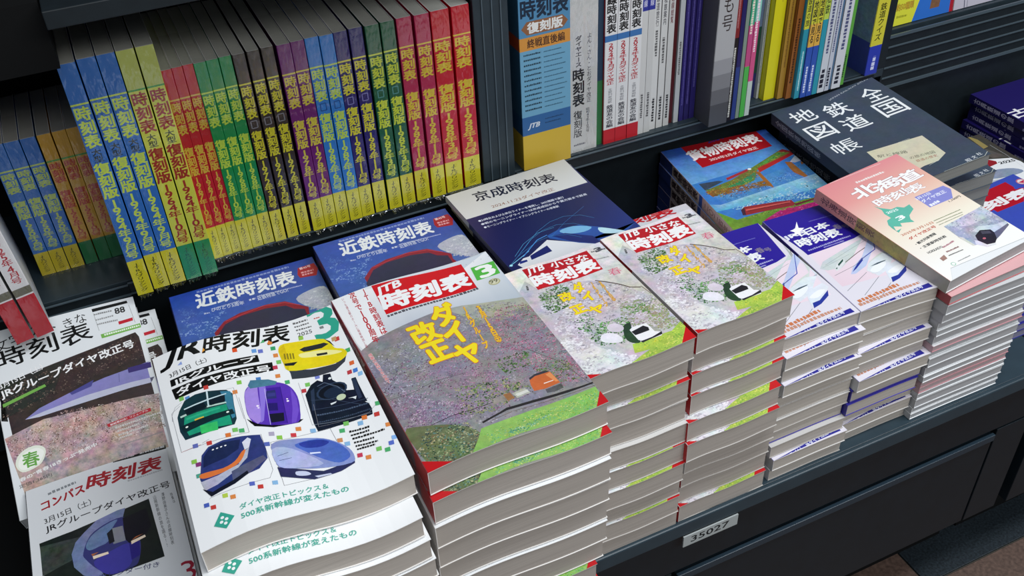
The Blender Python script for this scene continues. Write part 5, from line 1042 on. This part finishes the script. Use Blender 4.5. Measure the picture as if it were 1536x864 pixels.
for i, (x, ci) in enumerate(zip(xs, order)):
    nm, body, txt, date, box = R2[ci]
    x0 = xs[i-1] if i else 30; x1 = xs[i+1] if i + 1 < len(xs) else 432
    t = [11.4, 13.4, 13.8, 15.6, 16, 16.2, 17, 18.6, 21.5][ci]
    tot_ = order.count(ci); n = cnt.get(nm, 0); cnt[nm] = n + 1
    lab = '%s reprint, long row, %s' % (nm, place_of('of its colour', n, tot_))
    if ci == 8: t = 23
    if nm not in protos: o = protos[nm] = upright('retro_timetable', 'retrob%d' % i, t, 182, 257, retro(t, 257, body, txt, 'd8d02c', date, box=box), lab, 'book', grp, body, body, pagecol='c0c0b8', wrap=True)
    else: o = dup(protos[nm], lab, (0, 0, 0))
    stand(o, x - t/2, 1066 + (i * 7 % 3), 718, 0)
# the smaller row behind on the left
grp = 'small reprints standing behind on the left'
for i, x in enumerate([-146, -129, -111.5, -94, -77.5, -62]):
    blue = i < 3; t = 16.2 if blue else 14.8
    kw = dict(body='2f6cb8', txt='b8cc50', foot='c8b420', date='1950年2月号', lz=150) if blue else dict(body='cc9a28', txt='b83420', foot='14703a', date='1956年10月号', lz=150, topline='3c9a3c', footink='14703a')
    key = 's' + str(blue)
    lab = 'small %s reprint, %s' % ('blue and yellow' if blue else 'orange and green', place_of('of its colour', i % 3, 3))
    if key not in protos: o = protos[key] = upright('retro_timetable', key, t, 128, 184, retro(t, 184, **kw), lab, 'book', grp, kw['body'], kw['body'], pagecol='b0aea6', wrap=True)
    else: o = dup(protos[key], lab, (0, 0, 0))
    stand(o, x - t/2, 1133, 718, 0)
# white and red pair leaning at the left edge
sp = [R_('e6e4e4', 0, 0, 19, 257), R_('b81e2c', 0, 0, 19, 58), R_('6c6a58', 0, 60, 19, 70), ['V', '時刻表', 9.5, 245, 9.5, 200, 14, 'b81e2c', .03], ['W', '8a8aa0', [6, 196, 13, 196, 13, 190, 6, 190, 6, 196], .8], ['V', '復刻版', 9.5, 186, 9.5, 146, 14, 'b81e2c', .03], ['V', '1925年4月号', 9.5, 142, 9.5, 76, 12, 'b81e2c', .02]]
w1 = upright('retro_timetable', 'wr', 19, 182, 257, sp, 'white reprint with a red foot, first of the leaning pair', 'book', 'white and red reprints at the left edge', 'e0e0e0', 'e0e0e0', wrap=True)
stand(w1, -190, 1006, 717, -3.5, 8)
w2 = dup(w1, 'white reprint with a red foot, second of the leaning pair', (0, 0, 0)); stand(w2, -168, 1008, 717, -3.5, 8)

# the middle bay
def simple(name, key, x0, x1, H, spine_segs, desc, y=1075, D=182, txts=(), left=None, tilt=0, cat='book', d=718, pagecol='b0aea8', group=None, mat='print'):
    t = x1 - x0 - .6
    ops = [R_(spine_segs[0][2], 0, 0, t, H)] + [R_(c, 0, a * H, t, b * H) for a, b, c in spine_segs]
    for tx in txts: ops.append(tx(t, H) if callable(tx) else tx)
    o = upright(name, key, t, D, H, ops, desc, cat, group, left or spine_segs[0][2], spine_segs[0][2], pagecol=pagecol, mat=mat)
    stand(o, x0 + .3, y, d, tilt); return o
v_ = lambda s, a, b, wf, c, bo=.02, cx=.5: (lambda t, H: ['V', s, t*cx, a*H, t*cx, b*H, t*wf, c, bo])
def dsh(a, b, c, wf=.4): return lambda t, H: ['D', t*.68, b*H, t*.68, a*H, t*wf, c]
# slipcase
t, H = 73, 257
ops = [R_('4f86ac', 0, 0, t, H), R_('c8a838', 0, 0, t, 54), R_('2f5f94', 0, 54, t, 82), R_('6a9fbc', 0, 82, t, 177), R_('cc8c3c', 0, 177, t, 195),
       ['T', '終戦直後編', 11, 180, 54, 12, 0, '4a2c18', .03, 0], ['P', '8a5c3c', [3, 207, 11, 216, 62, 216, 70, 207, 62, 198, 11, 198], 0, 0], ['T', '復刻版', 12, 200, 50, 14, 0, 'e0e0dc', .05, 0],
       ['T', '時刻表', 3, 219, 67, 26, 0, '16283c', .045, 0], ['T', 'JTB', 8, 62, 18, 9, 0, 'd0d8e0', .05, .3], ['D', 34, 72, 62, 72, 2, '1c3c60'], ['D', 34, 66, 58, 66, 2, '1c3c60']]
for i in range(12): ops += [['D', 5, 170 - i*7.2, 30, 170 - i*7.2, 2.6, '1c3440'], ['D', 34, 170 - i*7.2, 60 + (i*5 % 9), 170 - i*7.2, 1.5, '2c5064']]
bx = upright('slipcase', 'slip1', t, 182, H, ops, 'thick blue and yellow slipcase beside the divider', 'box set', None, '2f5570', '6a9fbc', pagecol='6a6a66')
stand(bx, 481, 1068, 718, 0)
pm = PM(); 
draw(pm, [R_('2f5570', 0, 0, 182, 257), R_('b09430', 0, 0, 182, 54), R_('24486c', 0, 54, 182, 82), R_('9a3c1c', 0, 177, 182, 195)], lambda u, v, l: (-l, u, v))
part('side_print', pm.mesh('side_print', M['print']), bx)
simple('retro_timetable', 'wace', 555, 601, 257, [(0, 1, 'c9c9c6')], 'wide white reprint spine with black vertical lettering by the slipcase', 1078,
       txts=[lambda t, H: ['V', 'ダイヤエース', t*.36, .685*H, t*.36, .51*H, 10, '1a1a1a', .045], lambda t, H: ['V', '時刻表', t*.36, .50*H, t*.36, .28*H, 19, '1a1a1a', .045], lambda t, H: ['V', '復刻版', t*.34, .255*H, t*.34, .09*H, 14, '1a1a1a', .02],
             lambda t, H: ['V', 'よん・さん・とおダイヤ改正', t*.72, .69*H, t*.72, .29*H, 7.5, '30303a', .01], lambda t, H: ['V', '昭和43年10月号', t*.68, .26*H, t*.68, .11*H, 6, '30303a', .01], lambda t, H: ['D', t*.2, .04*H, t*.6, .04*H, 3, '50505a']])
part('plastic_wrap', wrap_mesh(45.4, 149, 257), [o for o in bpy.data.objects if o.get('label', '').startswith('wide white reprint')][0], 'clear crinkled plastic wrap')
simple('guidebook', 'grn', 602, 612, 240, [(0, .42, '2c6a3c'), (.42, 1, '243a50')], 'green and blue book between the wide white spine and the three red footed ones', 1082)
XS = [612, 631, 650.5, 670]
for i in range(3):
    if i == 0:
        w3 = simple('timetable_booklet', 'y3', XS[0], XS[1], 257, [(0, .09, 'b8202a'), (.09, .61, 'd8d8d8'), (.61, .645, '3a6ea8'), (.645, 1, 'd8d8d8')], '', 1078,
                    txts=[v_('線時刻表', .86, .655, .82, '1a1a1a', .045), v_('2024年3月ダイヤ改正', .60, .36, .66, 'b02a34', .03), v_('主要列車掲載', .34, .25, .4, '606068', 0), v_('鉄道友の会編', .24, .10, .62, '30303a', .03)])
        o = w3
    else: o = dup(w3, '', (0, 0, 0)); stand(o, XS[i] + .3, 1078, 718)
    o['label'] = 'white spine with blue band and red foot, %s' % place_of('of its kind', i, 3); o['group'] = 'white spines with red feet'
L_ = [ # x0, x1, H, segs, desc, y, texts
 (670, 680, 257, [(0,.73,'c8c8c6'), (.73,1,'2c3490')], 'narrow white spine with a blue head, left of two', 1080, [v_('全線', .83, .75, .6, 'c8c8e0'), dsh(.25, .1, '606060')]),
 (680, 690.5, 257, [(0,.73,'c4c4c2'), (.73,1,'2c3490')], 'narrow white spine with a blue head, right of two', 1080, [v_('全線', .83, .75, .6, 'c8c8e0'), dsh(.25, .1, '606060')]),
 (691, 702, 257, [(0,1,'cfcfcd')], 'narrow white spine with small print, left of three', 1083, [v_('鉄道旅行', .80, .62, .5, '404048'), dsh(.6, .45, '606060'), dsh(.2, .05, '303030')]),
 (703, 714, 257, [(0,1,'cacac8')], 'narrow white spine with small print, middle of three', 1083, [v_('私鉄案内', .78, .62, .5, '404048'), dsh(.55, .4, '606060'), dsh(.2, .05, '303030')]),
 (715, 725, 257, [(0,1,'c4c4c2')], 'narrow white spine with small print, right of three', 1083, [v_('路線総覧', .78, .62, .5, '6a3038'), dsh(.2, .05, '303030')]),
 (726, 733, 257, [(0,1,'4a1418')], 'thin dark red spine among the white ones', 1086, []),
 (733.5, 742, 257, [(0,1,'b4b8ba')], 'thin pale grey spine beside the dark red one', 1084, [dsh(.5, .3, '606060')]),
 (743, 751, 257, [(0,1,'2c2468')], 'purple navy spine, left of three', 1084, [dsh(.9, .1, '6058a0', .3)]),
 (751.5, 760, 257, [(0,1,'2a2260')], 'purple navy spine, middle of three', 1084, [dsh(.9, .1, '6058a0', .3)]),
 (760.5, 770, 257, [(0,1,'2c2468')], 'purple navy spine, right of three', 1084, [dsh(.8, .2, '6058a0', .3)]),
]
for x0, x1, H, segs, desc, y, tx in L_: simple('booklet', 'l%d' % x0, x0, x1, H, segs, desc + ', in the middle bay', y, txts=tx, group='narrow spines standing in the middle bay')
# grey mook pulled forward, and the bright bundle in front of the shelf
simple('picture_book', 'mook', 771, 803, 290, [(0,.12,'4c4c50'), (.12,.2,'646468'), (.2,.28,'7c7c80'), (.28,.36,'929296'), (.36,1,'a8a8aa')], 'grey picture book with brush lettering standing pulled forward', 1047, txts=[v_('も号', .68, .50, .62, '281c1c', 0)], d=717.8)
FW = [(803.5, 812, 290, [(0,.45,'1c1418'), (.45,1,'7a2024')], 'dark red and black spine pulled forward', [dsh(.9, .5, 'b07070', .35), dsh(.4, .02, 'c8c8c0', .4)]),
 (812.5, 820, 280, [(0,.3,'2c3c7c'), (.3,.68,'221c58'), (.68,1,'a04860')], 'navy and pink spine pulled forward', [dsh(.95, .7, 'd8c8d0', .4)]),
 (820.5, 827, 268, [(0,1,'7c8c80')], 'thin grey green spine pulled forward', []),
 (827.5, 836, 262, [(0,.31,'4cac4c'), (.31,.55,'b8487c'), (.55,1,'3ca07c')], 'green and pink spine pulled forward', [dsh(.98, .5, 'e8d8c8', .5)]),
 (836.5, 845, 255, [(0,.22,'b8c4bc'), (.22,.58,'c85080'), (.58,1,'88c8b8')], 'white and pink spine pulled forward', [dsh(.9, .4, 'f0d8e0', .5)])]
for x0, x1, H, segs, desc, tx in FW: simple('guidebook', 'f%d' % x0, x0, x1, H, segs, desc + ' beside the grey picture book', 1050, txts=tx, group='bright guidebooks pulled forward', d=717.8)
for x0, x1, desc, c, c2 in ((846, 855, 'short pink spine on the shelf', 'c05c8c', 'f0dce4'), (855.5, 865, 'short white spine with red dots on the shelf', 'c8c0c4', 'c04858')):
    simple('pocket_guide', 's%d' % x0, x0, x1, 84, [(0, 1, c)], desc + ' right of the bright guidebooks', 1084, 110, txts=[dsh(.95, .3, c2, .5), dsh(.3, .05, '2c2c2c', .5)])
B_ = [(866, 884, 257, [(0,.16,'24285c'), (.16,.45,'1c4434'), (.45,1,'5c6c84')], 'dark green book cover facing left', 1092, []),
 (884.5, 889, 257, [(0,1,'b8bcba')], 'thin white spine with small lettering', 1086, [dsh(.8, .1, '505850', .4)]),
 (890, 910, 257, [(0,1,'d0c818')], 'thick plain yellow spine', 1076, [dsh(.9, .6, 'a8a020', .1)]),
 (911, 922, 257, [(0,1,'a07a2c')], 'golden brown spine', 1070, [dsh(.9, .2, '70501c', .3)]),
 (922.5, 933, 257, [(0,1,'8c5420')], 'rust brown spine', 1064, [dsh(.5, .1, '40200c', .4)]),
 (933.5, 943, 257, [(0,.435,'2c8ca0'), (.435,1,'c8c83c')], 'teal spine with a yellow head, left of the blue pair', 1058, [v_('鉄道の旅', .62, .45, .8, '202020'), dsh(.3, .05, 'c0e0e0', .3)]),
 (943.5, 954, 257, [(0,.32,'2c50a8'), (.32,.46,'d8a848'), (.46,1,'c8c43c')], 'blue spine with orange label, left of two', 1056, [v_('地図で見る', .60, .34, .8, '202020', .03), dsh(.2, .03, 'd0d8f0', .4)]),
 (954.5, 965, 257, [(0,.32,'2c50a8'), (.32,.46,'d8a848'), (.46,1,'c8c43c')], 'blue spine with orange label, right of two', 1056, [v_('地図で見る', .60, .34, .8, '202020', .03), dsh(.2, .03, 'd0d8f0', .4)]),
 (965.5, 975, 257, [(0,.47,'2c90a4'), (.47,1,'b8cc50')], 'teal spine with a yellow green head', 1056, [v_('私鉄', .62, .50, .8, '202020')]),
 (975.5, 989, 257, [(0,1,'c4c8d0')], 'white spine with a column of blue letters, left of three', 1056, [dsh(.95, .25, '505478', .4), dsh(.15, .03, '202030', .6)]),
 (989.5, 998, 257, [(0,1,'bcc0cc')], 'white spine with a column of blue letters, middle of three', 1056, [dsh(.95, .25, '505478', .4), dsh(.15, .03, '202030', .6)]),
 (998.5, 1002, 257, [(0,1,'4c6c8c')], 'thin steel blue spine', 1056, []),
 (1002.5, 1020, 257, [(0,1,'ccced4')], 'white spine with a column of blue letters, right of three', 1056, [dsh(.95, .25, '505478', .35), dsh(.15, .03, '202030', .5)]),
 (1020.5, 1030, 257, [(0,1,'5ca040')], 'leaf green spine', 1060, [dsh(.2, .05, '204018', .4)]),
 (1030.5, 1036, 257, [(0,1,'9c6038')], 'thin brown spine', 1068, []),
 (1036.5, 1043, 257, [(0,1,'c8c8c8')], 'thin white spine near the right divider', 1076, [dsh(.3, .1, '505050', .4)])]
for x0, x1, H, segs, desc, y, tx in B_: simple('railway_book', 'b%d' % int(x0), x0, x1, H, segs, desc + ', beyond the bright guidebooks', y, txts=tx, group='railway books standing left of the right divider')
o = simple('railway_book', 'last', 1077, 1101, 257, [(0,.19,'2c3ca8'), (.19,1,'d0c83c')], 'thick blue and yellow spine beside the right divider', 1066, txts=[v_('鉄道クイズ', .46, .22, .55, '303010', .02), dsh(.12, .03, 'd0d4f0', .3)], left='22307c')
pm = PM(); draw(pm, [R_('2a3a80', 0, 0, 150, 257, .2), R_('5c7888', 0, 55, 150, 257, .5), ['P', 'b03a34', [10, 92, 40, 98, 38, 106, 12, 102], 0, 0]], lambda u, v, l: (-l, 150 - u, v)); part('side_print', pm.mesh('side_print', M['print']), o)
# magazines shown face out behind the ridged rail
def faceout(name, key, x, w, H, ops, label):
    r = thing(name, label, 'magazine', 'magazines shown face out behind the ridged rail', loc=L3(x, 1128.5, 682.8), rot=(math.radians(-6), 0, 0))
    pm = PM(); pm.box(0, .5, 0, w, 7, H, 'c8c8c4'); part('page_block', pm.mesh(key + 'p', M['print_matt']), r)
    pm = PM(); pm.box(0, 0, 0, w, .5, H, 'e8e8e8'); draw(pm, ops, lambda u, v, l: (u, -l, v), w, H); part('cover', pm.mesh(key + 'c', M['print']), r)
faceout('magazine', 'fo1', 1180, 130, 220, [R_('2c6cc4', 0, 0, 130, 220), ['P', 'd8d83c', [0, 0, 42, 0, 62, 60, 70, 130, 0, 130], 0, 0], R_('9fc4c0', 0, 62, 60, 70), ['T', '全国・東西', 10, 44, 46, 11, 0, '20240c', .04, 0], ['T', '約50種類', 6, 24, 36, 12, 0, 'c8a030', .03, 0, '30341c', .03], ['D', 8, 12, 30, 12, 4, '9a9a20'],
        ['P', 'b8341c', [66, 60, 70, 38, 90, 26, 108, 40, 110, 90, 70, 90], .5, 1], ['P', '7a5a3c', [78, 14, 98, 14, 100, 34, 80, 34], .5, 0], R_('a81c2c', 122, 0, 130, 220)], 'yellow, blue and red magazine standing behind the rail next to the divider')
faceout('magazine', 'fo2', 1312, 182, 220, [R_('c0bcc8', 0, 0, 182, 220), R_('b01c24', 0, 28, 182, 120, .1), ['P', 'd04848', [0, 44, 60, 34, 120, 50, 182, 60, 182, 70, 0, 60], .4, 0], ['W', '44485c', [24, 0, 20, 30], 1.6], ['W', '44485c', [30, 0, 28, 30], .8], ['W', 'e8d8d8', [0, 24, 60, 34, 182, 30], 1.5]], 'red and lilac magazine standing behind the rail at the right edge')

for o in bpy.data.objects:
    if 'used' in o: del o['used']
print('objects', len(bpy.data.objects), 'tris', sum(len(m.loop_triangles) or len(m.polygons) for m in bpy.data.meshes))
